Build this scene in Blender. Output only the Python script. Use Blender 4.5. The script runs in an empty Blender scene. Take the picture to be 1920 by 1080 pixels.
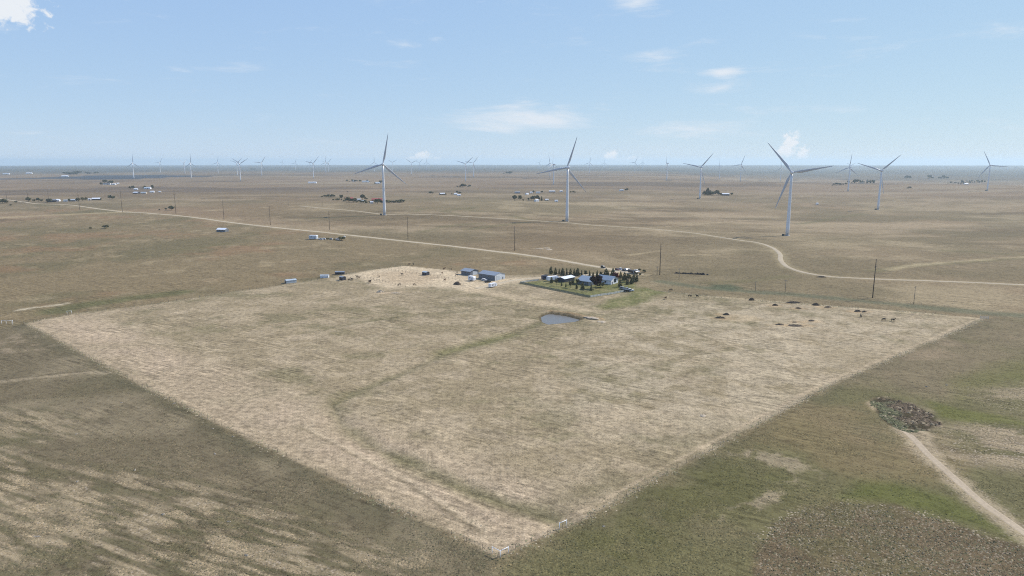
import bpy, math, random
import numpy as np
from mathutils import Vector, Matrix

random.seed(7)
S = bpy.context.scene
COL = S.collection
R = math.radians

# ------------------------------------------------------------------ camera
H = 90.0                      # camera height above the near ground (m)
FPX = 1281.0                  # focal length in pixels of a 1920 wide frame
PITCH = math.atan(238.0 / FPX)
cam_d = bpy.data.cameras.new('camera'); cam = bpy.data.objects.new('camera', cam_d); COL.objects.link(cam)
cam_d.sensor_width = 36; cam_d.lens = FPX / 1920 * 36
cam_d.clip_start = 1.0; cam_d.clip_end = 120000
cam.location = (0, 0, H); cam.rotation_euler = (math.pi / 2 - PITCH, 0, 0)
S.camera = cam

# ------------------------------------------------------------------ sky and sun
SUN_EL, SUN_AZ = R(41), R(63)          # azimuth clockwise from +Y
world = bpy.data.worlds.new('World'); S.world = world; world.use_nodes = True
wn, wl = world.node_tree.nodes, world.node_tree.links
wn.clear()
def wnode(t, **k):
    n = wn.new(t)
    for a, v in k.items(): setattr(n, a, v)
    return n
def wmath(op, a, b=None, c=None, clamp=False):
    n = wnode('ShaderNodeMath', operation=op, use_clamp=clamp)
    for i, v in enumerate((a, b, c)):
        if v is None: continue
        if isinstance(v, (int, float)): n.inputs[i].default_value = v
        else: wl.new(v, n.inputs[i])
    return n.outputs[0]
sky = wnode('ShaderNodeTexSky', sky_type='NISHITA', sun_disc=False, sun_elevation=SUN_EL, sun_rotation=SUN_AZ,
            altitude=1900, air_density=1.0, dust_density=0.0, ozone_density=3.0)
tc = wnode('ShaderNodeTexCoord'); sx = wnode('ShaderNodeSeparateXYZ'); wl.new(tc.outputs['Generated'], sx.inputs[0])
az = wmath('ARCTAN2', sx.outputs[0], sx.outputs[1])
el = wmath('ARCSINE', sx.outputs[2])
cv = wnode('ShaderNodeCombineXYZ'); wl.new(az, cv.inputs[0]); wl.new(el, cv.inputs[1])
def skydir(px, py):                      # pixel -> azimuth, elevation of that direction
    x, yv = px - 960, 540 - py
    fy = FPX * math.cos(PITCH) + yv * math.sin(PITCH); fz = -FPX * math.sin(PITCH) + yv * math.cos(PITCH)
    return math.atan2(x, fy), math.atan2(fz, math.hypot(x, fy))
def wnoise(sc, stretch, detail, rough, off=0.0):
    m = wnode('ShaderNodeVectorMath', operation='MULTIPLY'); wl.new(cv.outputs[0], m.inputs[0]); m.inputs[1].default_value = (1, stretch, 1)
    a = wnode('ShaderNodeVectorMath', operation='ADD'); wl.new(m.outputs[0], a.inputs[0]); a.inputs[1].default_value = (off, off * .7, off)
    n = wnode('ShaderNodeTexNoise'); wl.new(a.outputs[0], n.inputs['Vector'])
    n.inputs['Scale'].default_value = sc; n.inputs['Detail'].default_value = detail; n.inputs['Roughness'].default_value = rough
    n.inputs['Distortion'].default_value = 0.3
    return n.outputs['Fac']
thin = wnoise(7, 5.5, 9, .68, 3.1)
puff = wnoise(85, 1.1, 6, .6, 1.7)
def cloud(px, py, a, b):                 # soft ellipse round a direction
    c = skydir(px, py)
    s = wnode('ShaderNodeVectorMath', operation='SUBTRACT'); wl.new(cv.outputs[0], s.inputs[0]); s.inputs[1].default_value = (c[0], c[1], 0)
    d = wnode('ShaderNodeVectorMath', operation='MULTIPLY'); wl.new(s.outputs[0], d.inputs[0]); d.inputs[1].default_value = (FPX / a, FPX / b, 0)
    l = wnode('ShaderNodeVectorMath', operation='LENGTH'); wl.new(d.outputs[0], l.inputs[0])
    return wmath('SUBTRACT', 1.0, l.outputs['Value'], clamp=True)
def vmax(vals):
    o = vals[0]
    for v in vals[1:]: o = wmath('MAXIMUM', o, v)
    return o
def smooth(v, lo, hi):
    n = wnode('ShaderNodeMapRange', interpolation_type='SMOOTHSTEP')
    wl.new(v, n.inputs['Value']); n.inputs['From Min'].default_value = lo; n.inputs['From Max'].default_value = hi
    return n.outputs['Result']
wisps = [(1010, 222, 190, 42, .95), (940, 240, 110, 26, .7), (1310, 243, 190, 20, .75), (1350, 137, 48, 17, .8), (1345, 165, 85, 22, .7),
         (1240, 112, 75, 28, .45), (757, 84, 55, 18, .75), (815, 72, 45, 14, .35), (455, 122, 95, 22, .3), (1195, 4, 60, 18, .7),
         (1040, 88, 120, 34, .3), (975, 281, 75, 18, .45), (1315, 76, 60, 14, .3), (1570, 204, 70, 14, .3), (1710, 203, 70, 12, .25), (580, 268, 90, 14, .22)]
wv = vmax([wmath('MULTIPLY', cloud(x, y, a, b), s) for x, y, a, b, s in wisps])
wv = wmath('ADD', wv, wmath('MULTIPLY_ADD', thin, 2.3, -1.33))
wisp_mask = wmath('MULTIPLY', smooth(wv, -.05, .85), .9)
cums = [(20, 12, 62, 40, 1), (1484, 268, 18, 24, 1), (1480, 284, 40, 18, .9), (1500, 290, 24, 18, .9), (793, 296, 26, 17, 1.3), (778, 300, 26, 12, 1.2), (812, 301, 22, 11, 1.1),
        (1147, 294, 17, 19, 1.3), (1168, 301, 48, 10, 1.2)]
cvv = vmax([wmath('MULTIPLY', cloud(x, y, a, b), s) for x, y, a, b, s in cums])
cvv = wmath('ADD', cvv, wmath('MULTIPLY_ADD', puff, 2.2, -1.25))
cum_env = smooth(vmax([cloud(x, y, a * 1.25, b * 1.25) for x, y, a, b, s in cums]), .02, .3)
cum_mask = wmath('MULTIPLY', wmath('MULTIPLY', smooth(cvv, .1, .6), cum_env), .95)
mask = wisp_mask
sep = wnode('ShaderNodeSeparateColor'); wl.new(sky.outputs[0], sep.inputs[0]); com = wnode('ShaderNodeCombineColor')
for i, (k, ref, p) in enumerate(((2.82, 1.855, .333), (4.22, 3.175, .274), (6.23, 5.28, .06))):   # per-channel colour grade: evens the sky out towards a pale blue
    wl.new(wmath('MULTIPLY', wmath('POWER', wmath('MULTIPLY', sep.outputs[i], 1 / ref), p), k), com.inputs[i])
mx = wnode('ShaderNodeMix', data_type='RGBA'); wl.new(mask, mx.inputs['Factor']); wl.new(com.outputs[0], mx.inputs['A'])
mx.inputs['B'].default_value = (5.9, 6.3, 6.8, 1)
mx2 = wnode('ShaderNodeMix', data_type='RGBA'); wl.new(cum_mask, mx2.inputs['Factor']); wl.new(mx.outputs['Result'], mx2.inputs['A']); mx2.inputs['B'].default_value = (6.4, 6.65, 6.95, 1)
bg = wnode('ShaderNodeBackground'); wl.new(mx2.outputs['Result'], bg.inputs['Color']); bg.inputs['Strength'].default_value = 0.12
wo = wnode('ShaderNodeOutputWorld'); wl.new(bg.outputs[0], wo.inputs['Surface'])

sun_d = bpy.data.lights.new('sun', 'SUN'); sun = bpy.data.objects.new('sun', sun_d); COL.objects.link(sun)
sun_d.energy = 4.8; sun_d.angle = R(0.53); sun_d.color = (1, .95, .87)
sdir = Vector((math.sin(SUN_AZ) * math.cos(SUN_EL), math.cos(SUN_AZ) * math.cos(SUN_EL), math.sin(SUN_EL)))
sun.rotation_euler = sdir.to_track_quat('Z', 'Y').to_euler(); sun.location = (300, 200, 700)

S.view_settings.view_transform = 'Standard'; S.view_settings.look = 'None'
S.view_settings.exposure = 0.15; S.view_settings.gamma = 1; S.view_settings.use_curve_mapping = False
S.render.engine = 'CYCLES'
S.cycles.use_denoising = False; S.cycles.filter_width = 1.1
S.cycles.max_bounces = 5; S.cycles.volume_bounces = 1; S.cycles.diffuse_bounces = 2
S.cycles.caustics_reflective = False; S.cycles.caustics_refractive = False

# ------------------------------------------------------------------ numpy noise
def _hash(ix, iy, seed):
    h = (ix.astype(np.int64) * 374761393 + iy.astype(np.int64) * 668265263 + seed * 974634777) & 0xffffffff
    h = ((h ^ (h >> 13)) * 1274126177) & 0xffffffff
    return ((h ^ (h >> 16)) & 0xffffff) / float(0xffffff)
def vnoise(x, y, seed=0):
    x0, y0 = np.floor(x), np.floor(y); fx, fy = x - x0, y - y0
    fx = fx * fx * (3 - 2 * fx); fy = fy * fy * (3 - 2 * fy)
    a, b = _hash(x0, y0, seed), _hash(x0 + 1, y0, seed); c, d = _hash(x0, y0 + 1, seed), _hash(x0 + 1, y0 + 1, seed)
    return (a * (1 - fx) + b * fx) * (1 - fy) + (c * (1 - fx) + d * fx) * fy
def fbm(x, y, size, octs=4, seed=0, gain=.55):
    t = 0; amp = 1; tot = 0
    for o in range(octs):
        c, s = math.cos(o * 1.1 + seed), math.sin(o * 1.1 + seed)
        t = t + amp * vnoise((x * c - y * s) / size + o * 17.3, (x * s + y * c) / size - o * 9.1, seed * 13 + o)
        tot += amp; amp *= gain; size *= .48
    return t / tot
def sstep(v, lo, hi):
    t = np.clip((v - lo) / (hi - lo), 0, 1); return t * t * (3 - 2 * t)

# ------------------------------------------------------------------ terrain height
RE = 6371000.0
def ray(px, py):
    x, yv = (px - 960) / FPX, (540 - py) / FPX
    return np.array((x, math.cos(PITCH) + yv * math.sin(PITCH), -math.sin(PITCH) + yv * math.cos(PITCH)))
# turbines that stand near: (x, hub y, base y, blade angle clockwise from up, yaw)
NEAR_T = [(721, 309, 403, 11.3, 10), (1063, 316, 415, 19, 12), (1476, 325, 442, -40, -22), (1312, 315, 373, 42, 5), (1646, 322, 394, 48, -10),
          (1851, 310, 357, -25, -22), (1590, 314, 358, 8, 5)]
HUB = 80.0
anch = []
for (x, hy, by, t, yw) in NEAR_T:
    d = HUB * FPX / (by - hy); r = ray(x, by); k = d / (r[1] * math.cos(PITCH) - r[2] * math.sin(PITCH))
    p = r * k; anch.append((p[0], p[1], H + p[2] + (p[0]**2 + p[1]**2) / (2 * RE)))
pts = list(anch) + [(-300, 500, 0), (0, 500, 0), (300, 520, 0), (-700, 800, 0), (0, 150, 0), (-300, 250, 0), (350, 300, 0), (600, 550, 0), (-250, 750, 0),
                    (-1500, 1600, 0), (-800, 1900, 2), (-100, 1900, 0), (100, 720, 0)]
pts = np.array(pts); SIG = 480.0
_K = np.exp(-((pts[:, None, :2] - pts[None, :, :2])**2).sum(-1) / SIG**2) + np.eye(len(pts)) * .02
_W = np.linalg.solve(_K, pts[:, 2])
def terr(x, y):
    x = np.asarray(x, float); y = np.asarray(y, float); r = np.hypot(x, y)
    z = np.zeros_like(r)
    for (ax, ay, _), w in zip(pts, _W): z = z + w * np.exp(-((x - ax)**2 + (y - ay)**2) / SIG**2)
    z = z + (fbm(x, y, 900, 3, 5) - .5) * 10 * sstep(r, 900, 3000) + (fbm(x, y, 3000, 3, 6) - .5) * 40 * sstep(r, 2500, 9000)
    z = z + (fbm(x, y, 160, 3, 8) - .5) * 2.2 * sstep(r, 650, 1200)
    a = np.degrees(np.arctan2(x, y))
    z = z - 30 * sstep(r, 3000, 4600) * (1 - sstep(r, 9000, 16000)) * sstep(a, 10, 22)
    return z - r * r / (2 * RE)
def ground(px, py):                       # pixel -> point of the terrain that it looks at
    r = ray(px, py); z = 0.0
    k = H / max(1e-6, -r[2])
    for _ in range(25):
        p = r * k; z = float(terr(p[0], p[1])); k = .5 * k + .5 * min((H - z) / max(1e-6, -r[2]), 40000 / r[1])
    p = r * k
    return float(p[0]), float(p[1])
def G(lst): return np.array([ground(*p) for p in lst])

def seg_dist(x, y, P, closed=False):
    d = np.full(x.shape, 1e9); n = len(P)
    for i in range(n if closed else n - 1):
        ax, ay = P[i]; bx, by = P[(i + 1) % n]
        vx, vy = bx - ax, by - ay; L = vx * vx + vy * vy + 1e-9
        t = np.clip(((x - ax) * vx + (y - ay) * vy) / L, 0, 1)
        d = np.minimum(d, np.hypot(x - ax - t * vx, y - ay - t * vy))
    return d
def inside(x, y, P):
    c = np.zeros(x.shape, bool); n = len(P)
    for i in range(n):
        ax, ay = P[i]; bx, by = P[(i + 1) % n]
        if ay == by: continue
        c ^= ((ay > y) != (by > y)) & (x < (bx - ax) * (y - ay) / (by - ay) + ax)
    return c
def poly_mask(x, y, P, soft, wob=None):   # 1 inside, soft edge of that many metres
    out = np.zeros(x.shape); m = soft * 2 + 12
    b = (x > P[:, 0].min() - m) & (x < P[:, 0].max() + m) & (y > P[:, 1].min() - m) & (y < P[:, 1].max() + m)
    xs, ys = x[b], y[b]; s = seg_dist(xs, ys, P, True) * np.where(inside(xs, ys, P), 1, -1)
    if wob is not None: s = s + wob[b]
    out[b] = sstep(s, -soft, soft); return out
def line_mask(x, y, P, half, soft, wob=None):
    out = np.zeros(x.shape); m = half + soft * 2 + 10
    b = (x > P[:, 0].min() - m) & (x < P[:, 0].max() + m) & (y > P[:, 1].min() - m) & (y < P[:, 1].max() + m)
    d = seg_dist(x[b], y[b], P)
    if wob is not None: d = d + wob[b]
    out[b] = 1 - sstep(d, half - soft, half + soft); return out

# ------------------------------------------------------------------ plan of the place (photo pixels -> ground)
FIELD = G([(935, 1046), (500, 840), (250, 715), (45, 606), (130, 589), (300, 568), (480, 542), (600, 524), (690, 507), (760, 499), (830, 505), (960, 517),
           (1060, 512), (1150, 520), (1230, 545), (1380, 561), (1600, 577), (1850, 597), (1560, 722), (1300, 862), (1100, 972)])
SWALE = G([(1018, 603), (950, 630), (850, 656), (740, 705), (655, 738), (624, 760), (640, 795), (690, 832), (760, 865), (850, 908), (930, 938), (1000, 960), (1040, 976)])
SWALE_B = G([(560, 625), (700, 600), (790, 588), (870, 585), (950, 589), (1012, 598)])
POND = G([(1013, 593), (1024, 588), (1032, 586), (1060, 590), (1091, 598), (1078, 602), (1050, 605), (1028, 607), (1016, 601)])
BERM = G([(1028, 584), (1070, 589), (1095, 595), (1125, 599)])
MAIN_ROAD = G([(-60, 364), (0, 372.5), (40, 378), (70, 382), (125, 384), (170, 389.5), (230, 397), (268, 399), (330, 404), (420, 415.5), (510, 426), (600, 435), (720, 448),
               (840, 461), (960, 475), (1050, 488), (1120, 500), (1160, 508), (1205, 516)])
ACCESS = G([(562, 386), (600, 390), (660, 395), (720, 402), (760, 401.5), (860, 405), (960, 411), (1055, 417), (1110, 422), (1200, 427.5), (1300, 437), (1370, 448), (1420, 455),
            (1447, 464), (1462, 476), (1464, 488), (1478, 501), (1508, 511), (1560, 519), (1640, 522.5), (1800, 529), (1990, 537)])
SPUR = G([(1200, 427.5), (1270, 424), (1350, 417), (1420, 412)])
TRACK_L = G([(330, 399), (360, 396), (420, 393), (480, 390), (560, 386)])
DRIVE = G([(893, 541), (925, 533), (950, 528), (971, 525), (1012, 521), (1075, 517), (1130, 513), (1165, 509)])
DIRT_TRACK = G([(1694, 806), (1720, 832), (1745, 858), (1790, 898), (1840, 940), (1920, 998), (2000, 1060)])
DIRT_STUB = G([(1733, 812), (1742, 838), (1757, 868)])
EDGE_LANE = G([(1330, 556), (1450, 565), (1600, 577.5), (1720, 587), (1835, 597)])
PEN = G([(648, 517), (700, 507), (760, 499), (792, 499), (822, 504), (862, 513), (870, 519), (900, 529), (960, 522), (1010, 521), (970, 528), (925, 538), (880, 546), (850, 541),
         (790, 537), (742, 537), (700, 533), (688, 526)])
BRUSH = G([(1636, 748), (1652, 743), (1690, 752), (1735, 769), (1756, 785), (1757, 797), (1735, 807), (1700, 809), (1672, 800), (1652, 784), (1642, 768)])
CIRCLE = G([(1418, 1060), (1424, 1020), (1455, 980), (1510, 952), (1580, 941), (1680, 950), (1780, 978), (1850, 1005), (1960, 1040), (1990, 1120), (1430, 1120)])
LAWN = G([(978, 531), (1020, 526), (1075, 522), (1150, 521), (1196, 528), (1190, 540), (1176, 547), (1107, 558)])
FL, FN, FR = FIELD[3], FIELD[0], FIELD[17]
UAX = Vector(((FN - FL)[0], (FN - FL)[1])).normalized()      # along the left field edge, towards the near corner

# mounds of earth in the far pasture: (x, y, length m, height m)
MOUNDS = [(1409, 563, 5, 2.2), (1453, 572.5, 4.5, 1.4), (1487, 568, 12, 1.5), (1497, 578, 5, 1.0), (1530, 572, 7, 1.8), (1552, 576, 8, 1.0), (1608, 584, 6, 1.4), (1620, 585, 4, 1.2),
          (1349, 596, 8, 1.5), (1362, 590, 5, 1.6), (1462, 609, 7, .9), (1492, 611, 14, 1.0), (1521, 602, 6, 1.0), (1490, 604, 4, .6)]

# ------------------------------------------------------------------ ground sheet
def grid_axes():
    fine = np.linspace(-44, 44, 1120)
    rest = np.arange(46.5, 314, 2.5)
    a = np.radians(np.concatenate([fine, rest]))
    ys = np.arange(1180, 313, -1.5)
    dep = PITCH + np.arctan((ys - 540) / FPX)
    rr = H / np.tan(dep)
    near = np.linspace(0.5, rr[0] * .97, 10)
    far = np.geomspace(rr[-1] * 1.05, 46000, 34)
    return a, np.concatenate([near, rr, far])
AZ, RR = grid_axes()
A2, R2 = np.meshgrid(AZ, RR)
X, Y = R2 * np.sin(A2), R2 * np.cos(A2)
x, y = X.ravel(), Y.ravel()
r_ = np.hypot(x, y)
z = terr(x, y)
near = r_ < 900
xn, yn = x[near], y[near]
dz = (fbm(xn, yn, 40, 3, 21) - .5) * .9 * sstep(xn * 0 + r_[near], 40, 140) + (fbm(xn, yn, 7, 2, 22) - .5) * .22
dz -= line_mask(xn, yn, SWALE, 2, 6) * .7 + line_mask(xn, yn, SWALE_B, 1, 4) * .3
pm = poly_mask(xn, yn, POND, 2.2)
dz = dz * (1 - poly_mask(xn, yn, POND, 9)) - pm * 1.0
dz += line_mask(xn, yn, BERM, 1.5, 2.5) * 1.3
dz -= poly_mask(xn, yn, BRUSH, 3) * .7
dz -= line_mask(xn, yn, DIRT_TRACK, .6, 1.6) * .15
z[near] += dz
Z = z.reshape(X.shape)
def gz(px_, py_):                          # height of the sheet at a point
    rr = np.hypot(px_, py_); aa = np.arctan2(px_, py_)
    aa = np.where(aa < AZ[0], aa + 2 * math.pi, aa)
    fi = np.interp(rr, RR, np.arange(len(RR))); fj = np.interp(aa, AZ, np.arange(len(AZ)))
    i = np.clip(fi.astype(int), 0, len(RR) - 2); j = np.clip(fj.astype(int), 0, len(AZ) - 2); u, v = fi - i, fj - j
    return (Z[i, j] * (1 - u) + Z[i + 1, j] * u) * (1 - v) + (Z[i, j + 1] * (1 - u) + Z[i + 1, j + 1] * u) * v
def gzs(a, b): return float(gz(np.array([a]), np.array([b]))[0])
def place(px_, py_):
    gx, gy = ground(px_, py_); return Vector((gx, gy, gzs(gx, gy)))
def mpp(py_): return H / max(8.0, (py_ - 302.0))          # metres to a photo pixel, near enough

# ---- colour of the ground: dry grass, bare soil, green swales
K = 1.27
def C(r, g, b):
    v = np.array((r, g, b)) / 255.0
    return np.where(v < .04045, v / 12.92, ((v + .055) / 1.055)**2.4) / K * np.array((1.01, .955, .845))
pc_in = FIELD.mean(0) + (np.vstack([FIELD[16:], FIELD[:5]]) - FIELD.mean(0)) * .985      # cattle path just inside the fence
def lay(col, c, m): return col + (c - col) * m[:, None]
def paint(x, y):
    r = np.hypot(x, y)
    n1 = fbm(x, y, 420, 5, 1); n2 = fbm(x, y, 90, 5, 2); n3 = fbm(x, y, 22, 4, 3); n4 = fbm(x, y, 6, 3, 4); n5 = fbm(x, y, 1500, 4, 9)
    col = np.tile(C(156, 137, 112), (len(x), 1)); spk = np.zeros(len(x)); grs = np.full(len(x), .35)
    col = lay(col, C(140, 127, 101), sstep(n1, .42, .64) * .9)
    col = lay(col, C(176, 160, 132), sstep(n2, .52, .74) * .7)
    col = lay(col, C(150, 126, 102), sstep(n5, .55, .7) * .5)
    col = lay(col, C(116, 102, 80), sstep(fbm(x * .35, y, 110, 5, 15, .6), .55, .66) * .7 * sstep(r, 650, 900))
    col = lay(col, C(182, 164, 138), sstep(fbm(x * .35, y, 120, 5, 16, .6), .55, .68) * .6 * sstep(r, 650, 900))
    col = lay(col, C(124, 113, 88), sstep(fbm(x, y, 200, 4, 11), .56, .74) * .7)
    # long cultivated strips and grazed tracts out on the plain, then a darkening for bluer haze
    far = sstep(r, 1400, 2600)
    st = fbm(x * .25, y, 260, 3, 14)
    col = lay(col, C(142, 122, 104), far * .6)
    col = lay(col, C(108, 96, 84), far * sstep(st, .58, .68) * .75)
    col = lay(col, C(172, 158, 136), far * sstep(1 - st, .6, .72) * .5)
    col = lay(col, C(84, 90, 86), sstep(r + (n5 - .5) * 3000, 3800, 8000) * .8)  # far ground coloured darker and greener so the haze over it reads bluer
    col = col * .89
    # tract left of the main road, browner
    west = poly_mask(x, y, np.vstack([MAIN_ROAD[2:], G([(1180, 540), (1020, 530), (700, 505), (480, 545), (130, 590), (-200, 640), (-200, 423), (0, 418), (120, 407)])]), 6, (n3 - .5) * 10)
    cw = np.tile(C(140, 125, 99), (len(x), 1))
    cw = lay(cw, C(124, 114, 88), sstep(n2, .45, .66)); cw = lay(cw, C(150, 122, 96), sstep(fbm(x, y, 70, 4, 31), .58, .76) * .6)
    cw = lay(cw, C(172, 156, 128), sstep(n3, .6, .78) * .5)
    col = lay(col, cw * .95, west)
    col = lay(col, C(182, 166, 134), line_mask(x, y, G([(-100, 414), (0, 408.5), (110, 403), (225, 398)]), 14, 9, (n3 - .5) * 10) * .7)
    # nearer ground outside the fenced field
    out = sstep(-r, -520, -330)
    left = poly_mask(x, y, np.vstack([FIELD[0:4], G([(-200, 660)]), [(-400, 60), (-60, 10), (0, 60)]]), 4, (n4 - .5) * 6)
    cl = np.tile(C(128, 117, 96), (len(x), 1))
    cl = lay(cl, C(146, 134, 112), sstep(n3, .45, .7) * .9); cl = lay(cl, C(108, 104, 78), sstep(n2, .5, .7) * .6)
    d0 = G([(72, 907), (165, 936)]); sd = (d0[1] - d0[0]) / np.linalg.norm(d0[1] - d0[0])
    al, ac = x * sd[0] + y * sd[1], -x * sd[1] + y * sd[0]
    stripe = fbm(al * .15, ac, 1.7, 3, 41, .55) * .72 + n3 * .16 + n4 * .12
    zone = poly_mask(x, y, np.vstack([G([(-100, 835), (90, 850), (330, 885), (560, 960), (760, 1060), (800, 1200), (-300, 1300)])]), 12, (n3 - .5) * 24)
    zone2 = poly_mask(x, y, G([(-80, 770), (0, 765), (150, 780), (120, 830), (0, 850), (-80, 850)]), 8, (n3 - .5) * 16)
    zz = np.maximum(zone, zone2 * .8)
    pale = sstep(stripe, .47, .60) * zz * (.55 + .45 * sstep(n4, .35, .55))
    cl = lay(cl, C(106, 103, 74), sstep(1 - stripe, .5, .62) * zz * .5)
    cl = lay(cl, C(184, 167, 140), pale * .75); spk = np.maximum(spk, pale * .7 * left)
    cl = lay(cl, C(168, 152, 130), poly_mask(x, y, G([(-60, 640), (0, 632), (60, 622), (120, 628), (150, 650), (60, 665), (-60, 668)]), 6, (n3 - .5) * 12) * sstep(n4, .4, .6) * .7)
    cl = lay(cl, C(192, 176, 152), line_mask(x, y, G([(-40, 722), (0, 716), (90, 706), (165, 698), (200, 700)]), 2.2, 1.6, (n4 - .5) * 6) * .5)
    cl = lay(cl, C(88, 80, 64), line_mask(x, y, G([(0, 713), (90, 703), (165, 696)]), .7, .6, (n4 - .5) * 3) * .6)
    cl = lay(cl, C(90, 90, 70), line_mask(x, y, FIELD[0:4], 5, 7, (n3 - .5) * 12) * .5)
    col = lay(col, cl * .90, left)
    right = poly_mask(x, y, np.vstack([FIELD[17:], FIELD[:1], [(0, 60), (60, 10), (600, 60)], G([(2300, 640), (2300, 600), (1920, 596)])]), 4, (n4 - .5) * 6)
    cr = np.tile(C(132, 120, 97), (len(x), 1))
    cr = lay(cr, C(150, 134, 112), sstep(n3, .46, .7) * .9); cr = lay(cr, C(110, 107, 74), sstep(n2, .44, .64) * .8)
    cr = lay(cr, C(138, 121, 92), poly_mask(x, y, G([(1290, 800), (1450, 740), (1640, 770), (1700, 830), (1760, 900), (1640, 915), (1500, 880), (1380, 850)]), 12, (n3 - .5) * 60) * .55)
    green = poly_mask(x, y, G([(1040, 1010), (1150, 945), (1290, 870), (1400, 850), (1500, 885), (1520, 915), (1420, 955), (1330, 1010), (1200, 1060), (1060, 1075)]), 8, (n3 - .5) * 22)
    cr = lay(cr, C(100, 98, 64), green * .8 * (.5 + .5 * sstep(n4, .35, .6)))
    g2 = poly_mask(x, y, G([(1600, 900), (1680, 905), (1780, 930), (1860, 970), (1960, 1010), (1960, 1035), (1850, 1003), (1760, 968), (1660, 940), (1580, 930)]), 4, (n3 - .5) * 10)
    cr = lay(cr, C(98, 104, 54), g2 * .75)
    g3 = np.maximum(poly_mask(x, y, G([(1745, 755), (1800, 768), (1890, 783), (1960, 800), (1960, 808), (1880, 796), (1790, 788), (1760, 782)]), 3, (n3 - .5) * 8),
                    poly_mask(x, y, G([(1780, 715), (1830, 690), (1960, 655), (1960, 715), (1880, 730), (1800, 745)]), 8, (n3 - .5) * 22) * .7)
    cr = lay(cr, C(108, 110, 62), g3 * .85)
    sp = np.maximum(poly_mask(x, y, G([(1765, 812), (1840, 795), (1990, 800), (1990, 900), (1880, 880), (1800, 855)]), 8, (n3 - .5) * 16),
                    poly_mask(x, y, G([(1820, 740), (1990, 700), (1990, 780), (1880, 770)]), 8, (n3 - .5) * 16) * .8)
    cr = lay(cr, C(166, 150, 128), sp * sstep(fbm(x * .5 + y * .3, y, 9, 3, 52), .42, .6) * .8); spk = np.maximum(spk, sp * .8 * right)
    for L, w in (([(1100, 890), (1180, 868), (1290, 848), (1400, 850), (1480, 868), (1518, 890)], 2.0), ([(1370, 975), (1420, 945), (1500, 905)], 2.5), ([(1060, 900), (1100, 892)], 2)):
        cr = lay(cr, C(178, 162, 140), line_mask(x, y, G(L), w, 1.6, (n4 - .5) * 12 + (n3 - .5) * 14) * sstep(n4, .38, .6) * .6)
    cm = poly_mask(x, y, CIRCLE, 1.6, (n4 - .5) * 5)
    cc = np.tile(C(104, 91, 71), (len(x), 1)); cc = lay(cc, C(92, 92, 58), sstep(n3, .46, .62) * .85); cc = lay(cc, C(128, 113, 92), sstep(n2, .5, .66) * .4)
    cr = lay(cr, cc, cm); spk = np.maximum(spk * (1 - cm), cm * .5)
    rim = line_mask(x, y, CIRCLE[:9], 1.2, 1.2, (n4 - .5) * 4)
    spk = np.maximum(spk, rim * .9)
    cr = lay(cr, C(186, 168, 142), line_mask(x, y, np.vstack([BRUSH, BRUSH[:1]]), 1.4, 1.2, (n4 - .5) * 5) * .7 * sstep(n3, .42, .6))
    cr = lay(cr, C(74, 66, 50), poly_mask(x, y, BRUSH, 1.2, (n4 - .5) * 2))
    cr = lay(cr, C(184, 168, 144), np.maximum(line_mask(x, y, DIRT_TRACK, 3.2, 2.2, (n4 - .5) * 5), line_mask(x, y, DIRT_STUB, 2.4, 1.8, (n4 - .5) * 4)) * .75)
    spk = np.maximum(spk, line_mask(x, y, DIRT_TRACK, 5.5, 3) * .5)
    cr = lay(cr, C(94, 90, 72), line_mask(x, y, FIELD[17:], 4, 6, (n3 - .5) * 10) * .45)
    col = lay(col, cr, right)
    # the fenced field, grazed pale
    fm = poly_mask(x, y, FIELD, 1.2, (n4 - .5) * 1.6)
    cf = np.tile(C(158, 144, 120), (len(x), 1))
    cf = lay(cf, C(140, 129, 104), sstep(n2, .42, .64) * .7)
    cf = lay(cf, C(178, 163, 140), sstep(fbm(x, y, 13, 4, 62, .65), .5, .66) * .6)
    cf = lay(cf, C(130, 122, 96), sstep(fbm(x * .8, y, 24, 5, 61, .65), .54, .68) * .7)
    pink = np.maximum(line_mask(x, y, FIELD[0:4] + np.array((13, 12)), 16, 11, (n3 - .5) * 14), line_mask(x, y, FIELD[3:6] + np.array((3, -10)), 5, 8, (n3 - .5) * 12) * .6)
    cf = lay(cf, C(186, 168, 147), pink * .85 * (.6 + .4 * sstep(n3, .35, .6)))
    east = poly_mask(x, y, G([(1000, 760), (1100, 640), (1220, 575), (1500, 575), (1840, 598), (1560, 720), (1350, 810), (1200, 800), (1080, 820)]), 26, (n2 - .5) * 60)
    cf = lay(cf, C(186, 172, 150), east * sstep(n4 * .5 + n3 * .5, .34, .6) * .75)
    cf = lay(cf, C(184, 168, 145), sstep(fbm(x, y, 14, 4, 63), .6, .74) * .5)
    sw = line_mask(x, y, SWALE, 2.6, 3.4, (n3 - .5) * 5); sw2 = line_mask(x, y, SWALE_B, 1.8, 2.6, (n3 - .5) * 4)
    cf = lay(cf, C(112, 108, 80), np.maximum(sw * .8, sw2 * .55) * (.65 + .35 * sstep(fbm(x, y, 18, 3, 64), .38, .58)))
    cf = lay(cf, C(116, 116, 76), line_mask(x, y, G([(830, 660), (900, 642), (960, 628)]), 5, 6, (n3 - .5) * 8) * .6)
    cf = lay(cf, C(126, 118, 94), line_mask(x, y, G([(1010, 955), (1090, 925), (1160, 900)]), 4, 6, (n3 - .5) * 8) * .6)
    cf = lay(cf, C(206, 189, 164), poly_mask(x, y, PEN, 8, (n3 - .5) * 26 + 4) * .9)
    cf = lay(cf, C(186, 167, 142), poly_mask(x, y, G([(700, 512), (760, 508), (830, 520), (790, 534), (720, 531)]), 8, (n3 - .5) * 14) * .7)
    cf = lay(cf, C(200, 182, 156), line_mask(x, y, G([(880, 543), (920, 550), (970, 560), (1040, 572), (1100, 582)]), 6, 6, (n3 - .5) * 10) * .7)
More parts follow.
